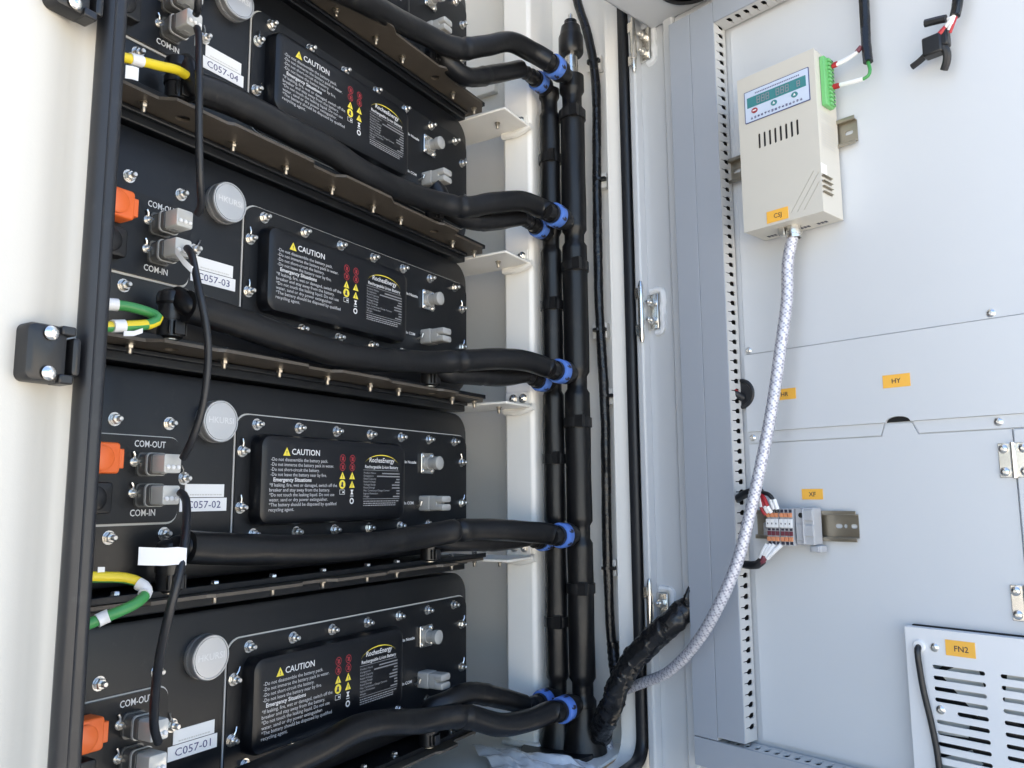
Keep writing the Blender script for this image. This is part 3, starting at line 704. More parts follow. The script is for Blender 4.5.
for (a, c) in ((592, 62), (598, 180), (598, 330), (605, 396), (607, 568)):
    q = onX(a, c, .185); o = part('cable_tie', MB().lathe(q - Vector((0, 0, .002)), (0, 0, 1), [(0, .0085), (.004, .0085)], 14).box(q.x - .004, q.x + .004, q.y - .013, q.y - .007, q.z - .0025, q.z + .0025), 'plastic_black', t, org=b)
    part('tie_pad', MB().box(.1900, .2037, q.y - .012, q.y + .012, q.z - .012, q.z + .012), 'paint_lifted', t, org=b, bevel=.001)
dl = fromdoor(onD(686, 609, .022)); 
pts = [Vector((.150, -.118, -.424)), Vector((.158, -.140, -.412)), onX(600, 730, .135), onX(612, 706, .120), onX(619, 684, .115), onX(632, 661, .115), onX(651, 641, .115), onX(672, 622, .115), dl, fromdoor(onD(705, 603, .006))]
t, b = cable('taped_cable_bundle', 'thick crinkled black taped cable bundle crossing from the cabinet floor to the door', 'cable bundle', pts, .0160, 'tape', n=32, step=.0013, rf=crinkle(5), child='wrap')
q0 = onX(613, 650, .183); q1 = onX(616, 672, .165)
part('tape_end', MB().tube(spline([q0 + Vector((0, 0, .012)), q0, onX(614, 662, .175), q1, onX(621, 680, .153)], .002), .0085, 16, rf=tapew(9, .14, .010)), 'tape', t, org=b)
fl = fromdoor(onD(686, 599, .036))
part('tape_flap', MB().tube(spline([fl + Vector((.01, 0, -.012)), fl, fl + Vector((.004, -.004, .016))], .002), .0060, 10, rf=lambda L, a, f: 1 - .75 * f + .2 * noise.noise(Vector((L * 200, a, 0)))), 'tape', t, org=b)

# ------------------------------------------------------------------ door
DR = R_(180 + 73.5)
door = thing('cabinet_door', 'open white cabinet door carrying ducts, labels and control parts', 'door', Vector((HINGE.x, HINGE.y, 0)), rotz=DR)
def dpart(name, mb, m, bevel=0, **k): return part(name, mb, m, door, bevel, **k)
def dscrew(parent, u, z, h, s=1):
    o = link('screw', SCREW, parent); o.location = (u, -h, z); o.scale = (s, s, s); return o
dpart('door_sheet', MB().box(.012, .80, 0, .0015, -.50, 1.46), 'door_paint_dimmed')
dpart('edge_fold', MB().box(.010, .0225, -.016, 0.0015, -.50, 1.46), 'door_paint_dimmed', bevel=.003)
dpart('stiffener', MB().box(.070, .088, -.010, -.0003, -.49, 1.44), 'door_paint_dimmed', bevel=.003)
dpart('outer_skin', MB().box(.0, .81, .040, .042, -.52, 1.48).box(.0, .002, .002, .0398, -.52, 1.48), 'door_paint_dimmed')
ts = dpart('top_cover', MB().box(.178, .79, -.0024, -.0004, .1045, .556), 'door_paint_dimmed', bevel=.0006)
o1 = [(.178, .1035), (.79, .1035), (.79, .0040)] + [(.3665 + .0135 * math.cos(R_(a)), .0040 + .0062 * math.sin(R_(a))) for a in range(0, 181, 15)] + [(.178, .0040)]
uc = link('upper_cover', plate(o1, [], -.0004, -.0050, 'door_paint_dimmed'), door)
o2 = [(.178, -.0115), (.3475, -.0115), (.3515, .0005), (.3535, .0022), (.3795, .0022), (.3815, .0005), (.3865, -.0112), (.4775, -.0112), (.4775, -.372), (.178, -.372)]
lc = link('lower_cover', plate(o2, [], -.0004, -.0026, 'door_paint_dimmed'), door)
link('joint_strip', plate([(.178, -.0101), (.3461, -.0101), (.3503, .0022), (.3506, .0037), (.178, .0037)], [], -.0003, -.0026, 'door_paint_dimmed'), door)
link('joint_strip', plate([(.3880, -.0098), (.4775, -.0098), (.79, -.0098), (.79, .0037), (.3824, .0037), (.3828, .0020)], [], -.0003, -.0026, 'door_paint_dimmed'), door)
dpart('finger_slot', MB().prism([(.3665 + .0138 * math.cos(R_(a)), .0040 + .0066 * math.sin(R_(a))) for a in range(0, 181, 15)], -.0002, -.0012), 'hole')
rp = dpart('right_cover', MB().box(.4790, .79, -.0046, -.0004, -.372, -.0112), 'door_paint_dimmed', bevel=.001)
for (u, z, p, h) in ((.468, .110, ts, .0024), (.184, .1095, ts, .0024), (.184, -.0035, door, .0026), (.466, -.0030, door, .0026)): dscrew(p, u, z, h, .8)
for zc in (-.0425, -.183):
    hg = dpart('cover_hinge', MB().box(.4635, .4755, -.0026, -.0045, zc - .0175, zc + .0175).box(.4795, .492, -.0046, -.0065, zc - .0175, zc + .0175), 'steel', bevel=.0008)
    part('knuckle', MB().lathe((.4776, -.0062, zc - .0178), (0, 0, 1), [(0, .0026), (.0356, .0026)], 14), 'steel', hg)
    for dz in (-.0115, .0115):
        dscrew(hg, .4685, zc + dz, .0045, .85); dscrew(hg, .4870, zc + dz, .0065, .85)
# main hinges
for zc in (.600, .187, -.235):
    hg = dpart('door_hinge', MB().box(.0235, .0425, -.0002, -.0050, zc - .026, zc + .026), 'steel', bevel=.001)
    part('barrel', MB().lathe((.0235, -.019, zc - .045), (0, 0, 1), [(0, .0022), (.006, .0040), (.020, .0040), (.020, .0048), (.068, .0048), (.068, .0036), (.084, .0036), (.090, .002)], 14), 'steel', hg)
    for dz in (.027, -.027): part('fixed_leaf', MB().box(.0150, .0225, -.0205, -.0225, zc + dz - .008, zc + dz + .008), 'steel', hg, .0006)
    part('sealant', MB().tube(spline([(.028, -.001, zc + .031), (.0475, -.001, zc + .029), (.0485, -.001, zc), (.0475, -.001, zc - .028), (.036, -.001, zc - .032)], .003), .0045, 8, rf=lambda L, a, f: 1 + .35 * noise.noise(Vector((L * 120, a, zc * 9)))), 'sealant', hg)
    for dz in (-.013, .013):
        nb = link('bolt', bolt_mesh(r=.0058, h=.006, stud=.014, washer=.0075), hg); nb.location = (.0335, -.0050, zc + dz)
# name stickers
def sticker(parent, s, pa, pb, h, tilt=0):
    a = onD(*pa, h); c = onD(*pb, h)
    o = part('sticker', MB().box(a.x, c.x, -h, -h - .0006, c.z, a.z), 'sticker', parent, label='orange sticker reading %s' % s)
    me = text_mesh(s, (a.x + c.x) / 2, (a.z + c.z) / 2 - .0027, -h - .0008, None, .0078, 'ink', 'CENTER'); link('sticker_print', me, o); return o
def sticker_r(parent, s, u0, u1, z0, z1, h, dx=0):
    o = part('sticker', MB().box(u0, u1, -h - .0001, -h - .0006, z0, z1), 'sticker', parent, label='orange sticker reading %s' % s)
    link('sticker_print', text_mesh(s, (u0 + u1) / 2 + dx, (z0 + z1) / 2 - .0026, -h - .0008, None, .0076, 'ink', 'CENTER', bold=.01), o)
sticker_r(uc, 'HY', .3535, .3835, .0425, .0570, .0050)
sticker_r(uc, 'HR', .2180, .2475, .0410, .0545, .0050)
sticker_r(lc, 'XF', .2470, .2735, -.0815, -.0690, .0026)
# upper cross box of the door above the ducts
ub = dpart('upper_housing', MB().box(.045, .34, -.0004, -.13, .618, .95), 'door_paint_dimmed', bevel=.006)
part('port_ring', MB().lathe((.150, -.055, .6165), (0, 0, -1), [(0, .042), (.003, .042), (.003, .038), (0, .038)], 40), 'rubber', ub)

# ------------------------------------------------------------------ slotted wiring ducts on the door
def slot(c0, a0, horizontal=False, s=1, L=.019):     # keyhole slot: thin slit then wide hole; in (along depth, along run)
    h = .0032; pts = [(-L / 2, -.0006), (-L * .12, -.0007), (-L * .05, -h), (L * .42, -h * 1.0), (L / 2, -h * .5), (L / 2, h * .5), (L * .42, h), (L * .10, h), (-L * .12, .0007), (-L / 2, .0006)]
    return [(c0 + p[0] * s, a0 + p[1]) for p in pts]
HD = .0310
def duct(label, u0, u1, z0, z1, slotted=None, lidcol='duct_pvc'):
    base = fromdoor((u0, 0, z0))
    t = thing('wiring_duct', label, 'wiring duct', base, 'grey slotted wiring ducts', DR); og = (u0, 0, z0)
    def q(name, mb, m, bevel=0): return part(name, mb, m, t, bevel, og)
    wall = .0016
    q('lid', MB().box(u0, u1, -HD, -HD - .0018, z0, z1), 'duct_pvc', .0005)
    q('base', MB().box(u0 + .0005, u1 - .0005, -.0040, -.0056, z0 + .0005, z1 - .0005), 'hole')
    hor = (u1 - u0) > (z1 - z0)
    for side in (0, 1):
        if not hor:
            x = u1 - .0008 if side else u0 + .0008
            L0, L1 = z0, z1
        else:
            x = z1 - .0008 if side else z0 + .0008; L0, L1 = u0, u1
        cuts = [L0, L1]; runs = [[]]
        if slotted == side:
            n_ = int((L1 - L0 - .012) / .0129); off = (L1 - L0 - (n_ - 1) * .0129) / 2
            cs = [L0 + off + i * .0129 for i in range(n_)]
            runs = [cs[i:i + 8] for i in range(0, n_, 8)]
            cuts = [L0] + [r_[0] - .00645 for r_ in runs[1:]] + [L1]
        ms = []
        for r_, c0, c1 in zip(runs, cuts, cuts[1:]):
            me = plate([(.0042, c0), (HD - .0002, c0), (HD - .0002, c1), (.0042, c1)], [slot(.0170, a_, L=.0185) for a_ in r_], -wall / 2, wall / 2, 'duct_side')
            for v in me.vertices:
                d, th, l = v.co.x, v.co.y, v.co.z
                d = HD + .0040 - d if not hor else d
                v.co = ((x + th, -d, l) if not hor else (l, -d, x + th))
                v.co = v.co - Vector(og)
            ms.append(me)
        link('slotted_side', merge(ms, 'slotted_side'), t)
    return t, base
duct('grey wiring duct with plain lid nearest the door hinge', .0985, .1335, -.3765, .590)
dv, dvb = duct('upright grey wiring duct with black slots beside the control box', .1341, .1715, -.3725, .590, 1)
duct('grey slotted wiring duct across the top of the door', .1720, .62, .5600, .5985, 0)
duct('grey slotted wiring duct across the bottom of the door', .0985, .56, -.4120, -.3775, 1)
for (za, zb_) in ((.165, .215), (-.26, -.135), (-.372, -.355), (.535, .575)):
    part('enclosed_wire', MB().tube([(.0270, -.0200, z_ + .3725) for z_ in (za, (za + zb_) / 2, zb_)], .0035, 8), 'red_wire', dv)
# cable stubs seen inside slots, round cable outlet beside the duct
def dcable(name, label, cat, pts, r, m, group=None, n=10, child='sheath', rf=None, step=.004):
    pts = [fromdoor(p) for p in pts]; return cable(name, label, cat, pts, r, m, group, n, step, rf, child)
ob = fromdoor((.1715, -.0026, .054)); go = thing('cable_outlet', 'round black cable outlet half hidden behind the slotted duct', 'cable outlet', ob, rotz=DR)
part('disc', MB().lathe((0, 0, 0), (0, -1, 0), [(0, .0195), (.0035, .0195), (.005, .018), (.005, .0155), (.0035, .0145)], 32), 'rubber', go)
part('wire', MB().tube(spline([(-.004, -.004, 0), (-.004, -.011, .003), (-.009, -.0145, .006)], .002), .0035, 10), 'red_wire', go)
part('boot', MB().tube(spline([(.003, -.0035, -.006), (-.002, -.012, -.001), (-.010, -.016, .001)], .002), .0050, 10), 'rubber', go)

# ------------------------------------------------------------------ control box
CU0, CU1, CZ0, CZ1, CH = .2190, .3220, .2470, .4470, .0580
cb = fromdoor((CU0, -.008, CZ0)); ctl = thing('control_box', 'cream metal control box with small display and orange CSJ sticker', 'control box', cb, rotz=DR)
co = (CU0, -.008, CZ0)
def k_(name, mb, m, bevel=0, parent=None, **kw): return part(name, mb, m, parent or ctl, bevel, co, **kw)
k_('housing', MB().box(CU0, CU1, -.008, -CH + .0016, CZ0, CZ1), 'case', .0008)
vents = [rrect(.2445 + i * .0072, .2475 + i * .0072, .348, .3675, .0015, 4) for i in range(8)]
ribs = [[(.2815 + i * .0085, .2545), (.2822 + i * .0085, .2545), (min(.3200, .3140 + i * .0085), min(.2990, .2545 + (min(.3200, .3140 + i * .0085) - (.2815 + i * .0085)) * 1.35)), (min(.3190, .3127 + i * .0085), min(.2998, .2545 + (min(.3190, .3127 + i * .0085) - (.2815 + i * .0085)) * 1.35 + .0012))] for i in range(4)]
me = plate([(CU0 - .0002, CZ0 - .0002), (CU1 + .0002, CZ0 - .0002), (CU1 + .0002, CZ1 + .0002), (CU0 - .0002, CZ1 + .0002)], vents + ribs[:3], -CH + .0014, -CH, 'case'); fp = link('front_plate', shift(me, co), ctl)
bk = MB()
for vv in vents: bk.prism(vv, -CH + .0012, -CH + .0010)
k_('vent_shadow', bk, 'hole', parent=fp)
FY = -CH
dp = k_('display_panel', MB().prism(rrect(.2285, .3150, .3850, .4265, .001), FY - .0002, FY - .0009), 'navy', label='blue display panel with small screen and buttons')
k_('panel_face', MB().prism(rrect(.2295, .3140, .3860, .4255, .0008), FY - .0009, FY - .0012), 'panel_blue', parent=dp)
k_('screen', MB().prism(rrect(.2325, .3110, .4040, .4175, .0005), FY - .0012, FY - .0015), 'screen_green', parent=dp)
def dig(mb, x, z, w_, h_):
    t_ = w_ * .22; y = FY - .0017
    for (a, b, c, d) in ((0, w_, h_ - t_, h_), (0, w_, h_ / 2 - t_ / 2, h_ / 2 + t_ / 2), (0, w_, 0, t_), (0, t_, 0, h_), (w_ - t_, w_, 0, h_)):
        mb.add([(x + a, y, z + c), (x + b, y, z + c), (x + b, y, z + d), (x + a, y, z + d)], [(0, 1, 2, 3)])
mb = MB()
for i in range(3): dig(mb, .2460 + i * .0062, .4062, .0048, .0090); dig(mb, .2720 + i * .0062, .4062, .0048, .0090)
dig(mb, .2995, .4068, .0042, .0075)
k_('digits', mb, 'digit_off', parent=dp, smooth=False)
for (u, z, m) in ((.2425, .3985, 'red_print'), (.2690, .3985, 'screen_green'), (.2960, .3985, 'screen_green')):
    bt = k_('button', MB().prism(circle(u, z, .0042, 20, .0034), FY - .0012, FY - .0020), m, parent=dp)
mb = MB()
for (u, z) in ((.2690, .3985), (.2960, .3985)): mb.add([(u - .0018, FY - .0021, z - .0014), (u + .0018, FY - .0021, z - .0014), (u, FY - .0021, z + .002)], [(0, 1, 2)])
mb.add([(.2400, FY - .0021, .3977), (.2450, FY - .0021, .3977), (.2450, FY - .0021, .3993), (.2400, FY - .0021, .3993)], [(0, 1, 2, 3)])
k_('button_print', mb, 'tag_white', parent=dp, smooth=False)
mb = MB(); rr = random.Random(3)
for i in range(15):                                     # characters too small to read: rows of strokes
    u = .2365 + i * .0047
    for j in range(4):
        z = .3883 + rr.random() * .0026; mb.add([(u + rr.random() * .0008, FY - .0014, z), (u + .0026 + rr.random() * .001, FY - .0014, z), (u + .0030, FY - .0014, z + .0005), (u, FY - .0014, z + .0005)], [(0, 1, 2, 3)])
    mb.add([(u + .0015, FY - .0014, .3880), (u + .0020, FY - .0014, .3880), (u + .0020, FY - .0014, .3915), (u + .0015, FY - .0014, .3915)], [(0, 1, 2, 3)])
for i in range(26):
    u = .2440 + i * .0023; mb.add([(u, FY - .0014, .4200), (u + .0015, FY - .0014, .4200), (u + .0015, FY - .0014, .4216), (u, FY - .0014, .4216)], [(0, 1, 2, 3)])
k_('panel_marks', mb, 'ink_blue', parent=dp, smooth=False)
st = k_('sticker', MB().box(.2510, .2790, FY - .0001, FY - .0007, .2500, .2645), 'sticker', label='orange sticker reading CSJ')
link('sticker_print', shift(text_mesh('CSJ', .2655, .2545, FY - .0009, None, .0078, 'ink', 'CENTER', bold=.008), co), st)
# side: green terminal, rating label, louvres
SX = CU1 + .0002
gc = k_('terminal_connector', MB().box(SX, SX + .006, -.046, -.0255, .3790, .4405), 'green_conn', .001, label='green pluggable terminal connector')
gb = MB()
for i in range(12): gb.box(SX + .0058, SX + .0085, -.0265, -.0385, .3805 + i * .005, .3840 + i * .005)
k_('terminal_cells', gb, 'green_conn', .0004, gc)
gb = MB()
for i in range(12): gb.box(SX + .0080, SX + .0088, -.0290, -.0320, .3813 + i * .005, .3832 + i * .005)
k_('terminal_holes', gb, 'ink', 0, gc)
lb = MB(); rr = random.Random(5)
for i in range(13):
    z = .371 - i * .0034; y = -.050
    if i == 3: continue
    while y < -.018:
        l = rr.uniform(.002, .006); lb.add([(SX + .0003, y, z), (SX + .0003, min(y + l, -.016), z), (SX + .0003, min(y + l, -.016), z - .0011), (SX + .0003, y, z - .0011)], [(0, 1, 2, 3)]); y += l + .001
k_('rating_print', lb, 'seal_grey', smooth=False)
ce = k_('ce_label', MB().box(SX, SX + .0004, -.0575, -.0440, .2935, .3055), 'tag_white')
lv = MB()
for i in range(4):
    z = .2905 - i * .0065
    lv.add([(SX + .0004, -.0575, z), (SX + .0004, -.0340, z), (SX + .0004, -.0340, z - .0014), (SX + .0004, -.0575, z - .0014)], [(0, 1, 2, 3)])
    lv.add([(SX + .0004, -.0575, z), (SX + .0030, -.0575, z + .0003), (SX + .0030, -.0340, z + .0003), (SX + .0004, -.0340, z)], [(0, 1, 2, 3)])
k_('side_louvres', lv, ['rail_steel'], smooth=False)
bs = MB()
for i, u in enumerate((.2300, .2540, .2740, .2960)):
    for j in range(3): bs.box(u + j * .0045, u + j * .0045 + .0032, -.0180, -.0240, CZ0 - .0001, CZ0 - .0005)
k_('bottom_slots', bs, 'ink')
bs = MB()
for u in (.2285, .2525, .2725, .2945): bs.box(u, u + .0155, -.0150, -.0270, CZ0 + .0004, CZ0 - .0002)
k_('slot_recess', bs, 'case')
bm_ = k_('outlet_fitting', MB().lathe((.2720, -.034, CZ0 + .001), (0, 0, -1), [(0, .0085), (.006, .0085), (.006, .0095), (.012, .0095), (.012, .008), (.016, .008)], 18).box(.2560, .2635, -.030, -.042, CZ0 - .010, CZ0 + .001), 'steel', .0005)

# ------------------------------------------------------------------ DIN rails
def din(label, u0, u1, zc, slots):
    base = fromdoor((u0, -.0038, zc)); t = thing('mounting_rail', label, 'rail', base, 'steel mounting rails', DR); og = (u0, -.0038, zc)
    hz = .0170; d0, d1 = -.0038, -.0110
    me = plate([(u0, zc - .0125), (u1, zc - .0125), (u1, zc + .0125), (u0, zc + .0125)], [rrect(a, a + l, zc - .0025, zc + .0025, .0024, 4) for a, l in slots], d0, d0 - .0010, 'rail_steel')
    link('web', shift(me, og), t)
    mb = MB()
    for s in (1, -1):
        mb.box(u0, u1, d0, d1, zc + s * .0126, zc + s * .0136); mb.box(u0, u1, d1 + .0010, d1, zc + s * .0137, zc + s * .0175)
    part('flange', mb, 'rail_steel', t, .0003, og); return t
din('steel mounting rail behind the control box', .170, .3440, .354, [(.1745, .012), (.329, .010)])
din('steel mounting rail holding the terminal strip', .186, .3150, -.1120, [(.2875 - .0, .0085), (.3060, .0075), (.2975, .0045), (.194, .010)])
# terminal strip
tb = fromdoor((.214, -.011, -.1120)); ts_ = thing('terminal_strip', 'small grey and orange terminal strip with white markers on the rail', 'terminal strip', tb, rotz=DR)
to = (.214, -.011, -.1120); zc = -.1135
for i in range(6):
    u = .2200 + i * .0054 + (.0012 if i > 2 else 0)
    body = part('terminal', MB().box(u - .0026, u + .0026, -.0112, -.0350, zc - .0215, zc + .0215), 'terminal_grey', ts_, .0004, to)
    part('lever', MB().box(u - .0022, u + .0022, -.034, -.0378, zc + .0115, zc + .0165).box(u - .0022, u + .0022, -.034, -.0378, zc - .0165, zc - .0115), 'terminal_orange', body, .0004, to)
    part('bridge', MB().box(u - .0022, u + .0022, -.0345, -.0362, zc - .0100, zc - .0050), 'terminal_red', body, 0, to)
    part('wire_entry', MB().box(u - .0018, u + .0018, -.0345, -.0354, zc + .0170, zc + .0205).box(u - .0018, u + .0018, -.0345, -.0354, zc - .0205, zc - .0170).box(u - .0017, u + .0017, -.0345, -.0355, zc - .0042, zc - .0018), 'ink', body, 0, to)
    mk = part('marker', MB().box(u - .0025, u + .0025, -.0345, -.0382, zc - .0005, zc + .0095), 'tag_white', body, .0003, to)
    part('marker_print', MB().box(u - .0006, u + .0006, -.0382, -.0384, zc + .0030, zc + .0050), 'ink', body, 0, to)
ec = part('end_clamp', MB().box(.2518, .2745, -.0112, -.0310, zc - .0200, zc + .0225).box(.2650, .2790, -.0112, -.0260, zc - .0285, zc - .0205), 'terminal_grey', ts_, .0012, to)
part('clamp_ribs', MB().box(.2640, .2745, -.0310, -.0340, zc + .0080, zc + .0200).box(.2640, .2745, -.0310, -.0335, zc - .0100, zc + .0030).box(.2632, .2642, -.0310, -.0360, zc - .0190, zc + .0215).box(.2690, .2775, -.0260, -.0290, zc - .0275, zc - .0215).box(.2530, .2615, -.0310, -.0325, zc - .0150, zc + .0040), 'terminal_grey', ec, .0005, to)
part('clamp_screw', MB().lathe((.2590, -.0308, zc + .0140), (0, -1, 0), [(0, .0030), (.0006, .0030), (.0006, .0024)], 14), 'hole', ec, 0, to)
part('end_stop', MB().box(.2040, .2150, -.0112, -.0220, zc - .0110, zc + .0040).box(.2070, .2152, -.0112, -.0260, zc - .0060, zc - .0010), 'terminal_grey', ts_, .001, to)
# wires at the strip
t, b = dcable('wire_bundle', 'black sleeved bundle with red wires arching into the top of the terminal strip', 'wire bundle', [(.1620, -.016, -.083), (.1740, -.026, -.079), (.1900, -.034, -.074), (.2040, -.038, -.0715), (.2140, -.038, -.0735)], .0052, 'rubber', child='sleeve', rf=tapew(3, .08, .01))
def dw(t, b, name, pts, r, m): return part(name, MB().tube([q - b for q in spline([fromdoor(p) for p in pts], .003)], r, 8), m, t)
dw(t, b, 'black_wire', [(.2120, -.038, -.0725), (.2240, -.039, -.0755), (.2300, -.039, -.084), (.2325, -.037, -.0965)], .0026, 'rubber')
dw(t, b, 'red_wire', [(.2080, -.038, -.0730), (.2140, -.040, -.0800), (.2170, -.040, -.089), (.2200, -.038, -.0955)], .0024, 'red_wire')
dw(t, b, 'red_wire', [(.2100, -.038, -.0730), (.2185, -.041, -.0795), (.2220, -.040, -.089), (.2240, -.038, -.0955)], .0024, 'red_wire')
for (a, c) in (((.2265, -.040, -.0815), (.2300, -.0385, -.0925)), ((.2310, -.040, -.0810), (.2340, -.0385, -.0925)), ((.2190, -.0415, -.0890), (.2215, -.0385, -.0965)), ((.2225, -.0415, -.0895), (.2255, -.0385, -.0965)), ((.2125, -.0405, -.080), (.2145, -.0405, -.0900))):
    dw(t, b, 'ferrule_sleeve', [a, ((a[0] + c[0]) / 2, (a[1] + c[1]) / 2 - .0005, (a[2] + c[2]) / 2), c], .0026, 'tag_white')
dw(t, b, 'red_wire', [(.2130, -.0400, -.0895), (.2150, -.0395, -.0950), (.2170, -.0370, -.0990)], .0022, 'red_wire')
t, b = dcable('wire_bundle', 'black sleeved bundle with white ferrules below the terminal strip', 'wire bundle', [(.1600, -.016, -.1600), (.1740, -.026, -.1600), (.1900, -.034, -.1605), (.2030, -.038, -.1590), (.2110, -.039, -.1535)], .0050, 'rubber', child='sleeve', rf=tapew(4, .08, .01))
for i, (u0, u1) in enumerate(((.2090, .2175), (.2120, .2225), (.2150, .2270), (.2180, .2360))):
    dw(t, b, 'ferrule_sleeve', [(u0, -.0400, -.1505), ((u0 + u1) / 2, -.0405, -.1425), (u1, -.0375, -.1340)], .0026, 'tag_white')
dw(t, b, 'red_wire', [(.2060, -.0385, -.1580), (.2130, -.0405, -.1530), (.2150, -.0400, -.1480)], .0036, 'terminal_red')

# wires into the green connector
t, b = dcable('wire_bundle', 'black taped loom dropping to the green connector of the control box', 'wire bundle', [tuple(onD(862, -40, .020)), tuple(onD(864, 0, .022)), tuple(onD(865, 20, .022)), tuple(onD(866, 42, .024)), tuple(onD(868, 62, .026))], .0058, 'tape', child='wrap', rf=tapew(6, .05, .02), step=.003)
g0 = (SX + .0085, -.0300, .4365); g1 = (SX + .0085, -.0300, .4100)
e0 = onD(861, 47, .026); e1 = onD(868, 62, .026)
dw(t, b, 'red_wire', [tuple(e0), tuple(onD(857, 52, .028))], .0030, 'terminal_red')
for o_ in (-.0018, .0018):
    dw(t, b, 'ferrule_sleeve', [tuple(onD(858, 52, .028) + Vector((0, o_, o_ * .6))), tuple(onD(846, 59.5, .029) + Vector((0, o_, o_)) ), tuple(onD(837, 64, .030) + Vector((0, o_, o_)))], .0022, 'tag_white')
    dw(t, b, 'ferrule', [tuple(onD(837.5, 64, .030) + Vector((0, o_, o_))), tuple(onD(833, 65.5, .030) + Vector((0, o_, o_)))], .0027, 'red_wire')
dw(t, b, 'earth_core', [tuple(e1), tuple(onD(870, 70, .027)), tuple(onD(868, 76, .028)), tuple(onD(862, 79.5, .029))], .0020, 'wire_green')
dw(t, b, 'ferrule_sleeve', [tuple(onD(863, 79, .029)), tuple(onD(852, 82, .030)), tuple(onD(840, 85, .030))], .0026, 'tag_white')
dw(t, b, 'ferrule', [tuple(onD(839, 85.5, .030)), tuple(onD(833, 87, .030))], .0033, 'red_wire')
# loose plug
t, b = dcable('loose_plug', 'loose black plug hanging from a short black loom at the upper right', 'plug', [tuple(onD(962, -40, .020)), tuple(onD(958, 0, .024)), tuple(onD(955, 16, .026))], .0058, 'tape', child='wrap', rf=tapew(7, .05, .02), step=.003)
for (a, c, m, r) in (((954, 16), (946, 27), 'tag_white', .0023), ((946, 27), (936, 38), 'red_wire', .0030), ((955, 17), (949, 30), 'tag_white', .0022), ((956, 17), (950, 33), 'red_wire', .0016), ((954, 17), (948, 19), 'tag_white', .0020)):
    dw(t, b, 'wire', [tuple(onD(*a, .027)), tuple(onD((a[0] + c[0]) / 2, (a[1] + c[1]) / 2, .029)), tuple(onD(*c, .028))], r, m)
dw(t, b, 'heat_sleeve', [tuple(onD(946, 18.5, .027)), tuple(onD(937, 20.5, .027)), tuple(onD(925, 23.5, .027))], .0044, 'rubber')
p0 = onD(936, 47, .024)
pm = MB(); 
pm.box(p0.x - .012, p0.x + .008, p0.y - .008, p0.y + .006, p0.z - .010, p0.z + .012).box(p0.x + .006, p0.x + .014, p0.y - .006, p0.y + .006, p0.z - .004, p0.z + .016)
pm.v = [tuple(fromdoor(v) - b) for v in pm.v]
part('plug_body', pm, 'plastic_black', t, .002)
pm = MB(); fl_ = [onD(948, 46, .024), onD(947, 60, .020), onD(944, 71, .018)]
for i, q in enumerate(fl_): pass
dw(t, b, 'plug_flap', [tuple(onD(938, 44, .026)), tuple(onD(946, 50, .025)), tuple(onD(947, 60, .022)), tuple(onD(944, 70, .018))], .0042, 'rubber')
dw(t, b, 'plug_tail', [tuple(onD(933, 47, .024)), tuple(onD(922, 59, .021)), tuple(onD(912, 67, .019))], .0036, 'rubber')

# ------------------------------------------------------------------ braided conduit
cp_ = [fromdoor((.2720, -.034, .2400))]
for (a, c, h) in ((788, 262, .036), (787, 300, .038), (781, 345, .044), (774, 395, .052), (765, 445, .060), (752, 505, .070), (738, 560, .078), (718, 607, .084), (695, 645, .072), (668, 672, .050)): cp_.append(fromdoor(onD(a, c, h)))
cp_ += [onX(645, 682, .135), onX(620, 693, .160), onX(604, 712, .172), Vector((.176, -.145, -.43))]
def braid_rf(L, a, f):
    return 1 + .09 * math.sin(4 * a + L * 748) * math.sin(4 * a - L * 748)
base = cp_[-1]; t = thing('braided_conduit', 'silver braided cable conduit curving from the control box into the cabinet', 'conduit', base)
part('braid', MB().tube(spline(cp_, .0021), .0067, 16, rf=braid_rf, mf=lambda i, L: 1 if (i + round(L / .0021)) % 4 == 0 or (i - round(L / .0021)) % 8 == 0 else 0), ['braid', 'braid_dark'], t, org=base, ang=80)
part('end_ferrule', MB().lathe(fromdoor((.2720, -.034, .2400)), (0, 0, -1), [(0, .0090), (.008, .0090)], 16), 'steel', t, org=base)

# ------------------------------------------------------------------ fan unit
FU0, FU1, FZ0, FZ1, FH = .3645, .560, -.420, -.2150, .0200
fb = fromdoor((FU0, -.003, FZ0)); fan = thing('fan_unit', 'white louvred fan cover with orange FN2 sticker on the door', 'fan unit', fb, rotz=DR); fo = (FU0, -.003, FZ0)
holes = []
for c, u0 in enumerate((.3900, .4530)):
    for i in range(12):
        z = -.2525 - i * .01085; a = u0 + .0205 if (c == 0 and i == 4) else u0
        if c == 0: holes.append(rrect(a, u0 + .0495, z - .0021, z + .0021, .0021, 5))
        else: holes.append(rrect(u0, u0 + .0495, z - .0021, z + .0021, .0021, 5))
me = plate([(FU0, FZ0), (FU1, FZ0), (FU1, FZ1), (FU0, FZ1)], holes, -FH, -FH + .0015, 'fan_paint'); fc = link('louvred_cover', shift(me, fo), fan)
part('box_sides', MB().box(FU0, FU0 + .0015, -.003, -FH + .0016, FZ0, FZ1).box(FU0 + .0016, FU1, -.008, -FH + .0016, FZ1 - .0015, FZ1), 'fan_paint', fan, 0, fo)
part('gap_shadow', MB().box(FU0 + .003, FU1, -.0027, -.0078, FZ1 - .0005, FZ1 + .0012), 'hole', fan, 0, fo)  # dark strip standing in for the shade in the gap behind the cover
part('fan_body', MB().lathe((.445, -.0030, -.318), (0, -1, 0), [(0, .082), (.004, .082), (.004, .030), (.010, .028)], 40), 'plastic_black', fan, 0, fo)
bl = MB()
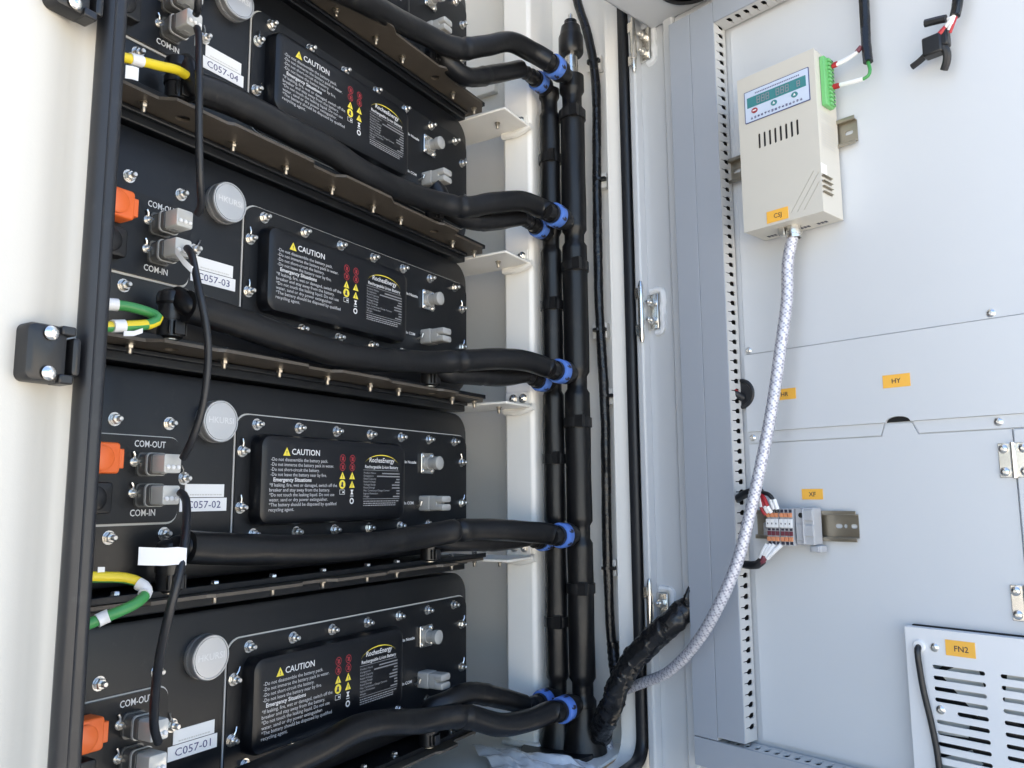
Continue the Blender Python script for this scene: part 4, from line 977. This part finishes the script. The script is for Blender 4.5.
for i in range(7):
    a = 2 * math.pi * i / 7; ca, sa = math.cos(a), math.sin(a); cb_, sb_ = math.cos(a + .5), math.sin(a + .5)
    bl.add([(.445 + ca * .028, -.0075, -.318 + sa * .028), (.445 + cb_ * .028, -.0110, -.318 + sb_ * .028), (.445 + cb_ * .078, -.0115, -.318 + sb_ * .078), (.445 + ca * .078, -.0080, -.318 + sa * .078)], [(0, 1, 2, 3)])
part('fan_blades', bl, 'seal_grey', fan, 0, fo)
st = part('sticker', MB().box(.4045, .4325, -FH - .0001, -FH - .0007, -.2390, -.2235), 'sticker', fan, 0, fo, label='orange sticker reading FN2')
link('sticker_print', shift(text_mesh('FN2', .4195, -.2342, -FH - .0009, None, .0080, 'ink', 'CENTER', bold=.01), fo), st)
for (u, z) in ((.3935, -.2330), (.3950, -.2945)):
    o = link('screw', SCREW, fan); o.location = Vector((u, -FH, z)) - Vector(fo); o.scale = (.8, .8, .8)
gm = part('grommet', MB().lathe((.3785, -FH, -.2335), (0, -1, 0), [(0, .0062), (.002, .0062), (.003, .005), (.003, .0035)], 20), 'tag_white', fan, 0, fo)
pts = [Vector(p) - Vector(fo) for p in spline([(.3785, -.019, -.2335), (.3785, -.0255, -.2360), (.3790, -.0270, -.2450), (.3810, -.0250, -.2750), (.3865, -.0240, -.3100), (.3905, -.0240, -.3450), (.3910, -.0240, -.40)], .004)]
part('power_cord', MB().tube(pts, .0032, 10), 'rubber', fan)

# ------------------------------------------------------------------ document bag on the cabinet floor
def bag():
    base = Vector((.0, -.10, -.430)); t = thing('document_bag', 'crumpled clear plastic bag of papers lying on the cabinet floor', 'bag', base)
    A = onZ(470, 741, -.414); B = onZ(585, 758, -.414); nx, ny = 46, 30
    ex = (B - A); ex.z = 0; ey = Vector((-.62, -.78, 0)).normalized() * .16; 
    def grid(z0, amp, s, m, sc=1, name='film', th=.0012):
        mb = MB(); vs = []
        for top in (1, 0):
            for j in range(ny):
                for i in range(nx):
                    u, v = i / (nx - 1), j / (ny - 1)
                    e = min(u, v, 1 - u, 1 - v) * 5; e = min(1, e)
                    q = A + ex * ((u - .5) * sc + .5) + ey * ((v - .5) * sc + .5)
                    z = z0 + amp * (abs(noise.noise(Vector((u * s + 3, v * s * .8, z0 * 100)))) * 1.4 + .5 * abs(noise.noise(Vector((u * s * 3, v * s * 3, 1.7))))) * (.35 + .65 * e)
                    wob = Vector((noise.noise(Vector((v * 5, 1, u))) * .006, noise.noise(Vector((u * 5, 7, v))) * .006, 0))
                    vs.append(q + wob + Vector((0, 0, z - q.z - (0 if top else th))))
        n_ = nx * ny; fs = []
        for j in range(ny - 1):
            for i in range(nx - 1):
                a = j * nx + i; fs += [(a, a + 1, a + nx + 1, a + nx), (n_ + a, n_ + a + nx, n_ + a + nx + 1, n_ + a + 1)]
        for i in range(nx - 1): fs += [(i, n_ + i, n_ + i + 1, i + 1), (n_ - nx + i, n_ - nx + i + 1, 2 * n_ - nx + i + 1, 2 * n_ - nx + i)]
        for j in range(ny - 1): fs += [(j * nx, (j + 1) * nx, n_ + (j + 1) * nx, n_ + j * nx), (j * nx + nx - 1, n_ + j * nx + nx - 1, n_ + (j + 1) * nx + nx - 1, (j + 1) * nx + nx - 1)]
        mb.add(vs, fs); return part(name, mb, m, t, org=base, ang=70)
    grid(-.4265, .006, 3, 'paper', .84, 'papers')
    grid(-.4195, .012, 4, 'film', 1, 'plastic_film', .0005)
bag()
bpy.context.view_layer.update()
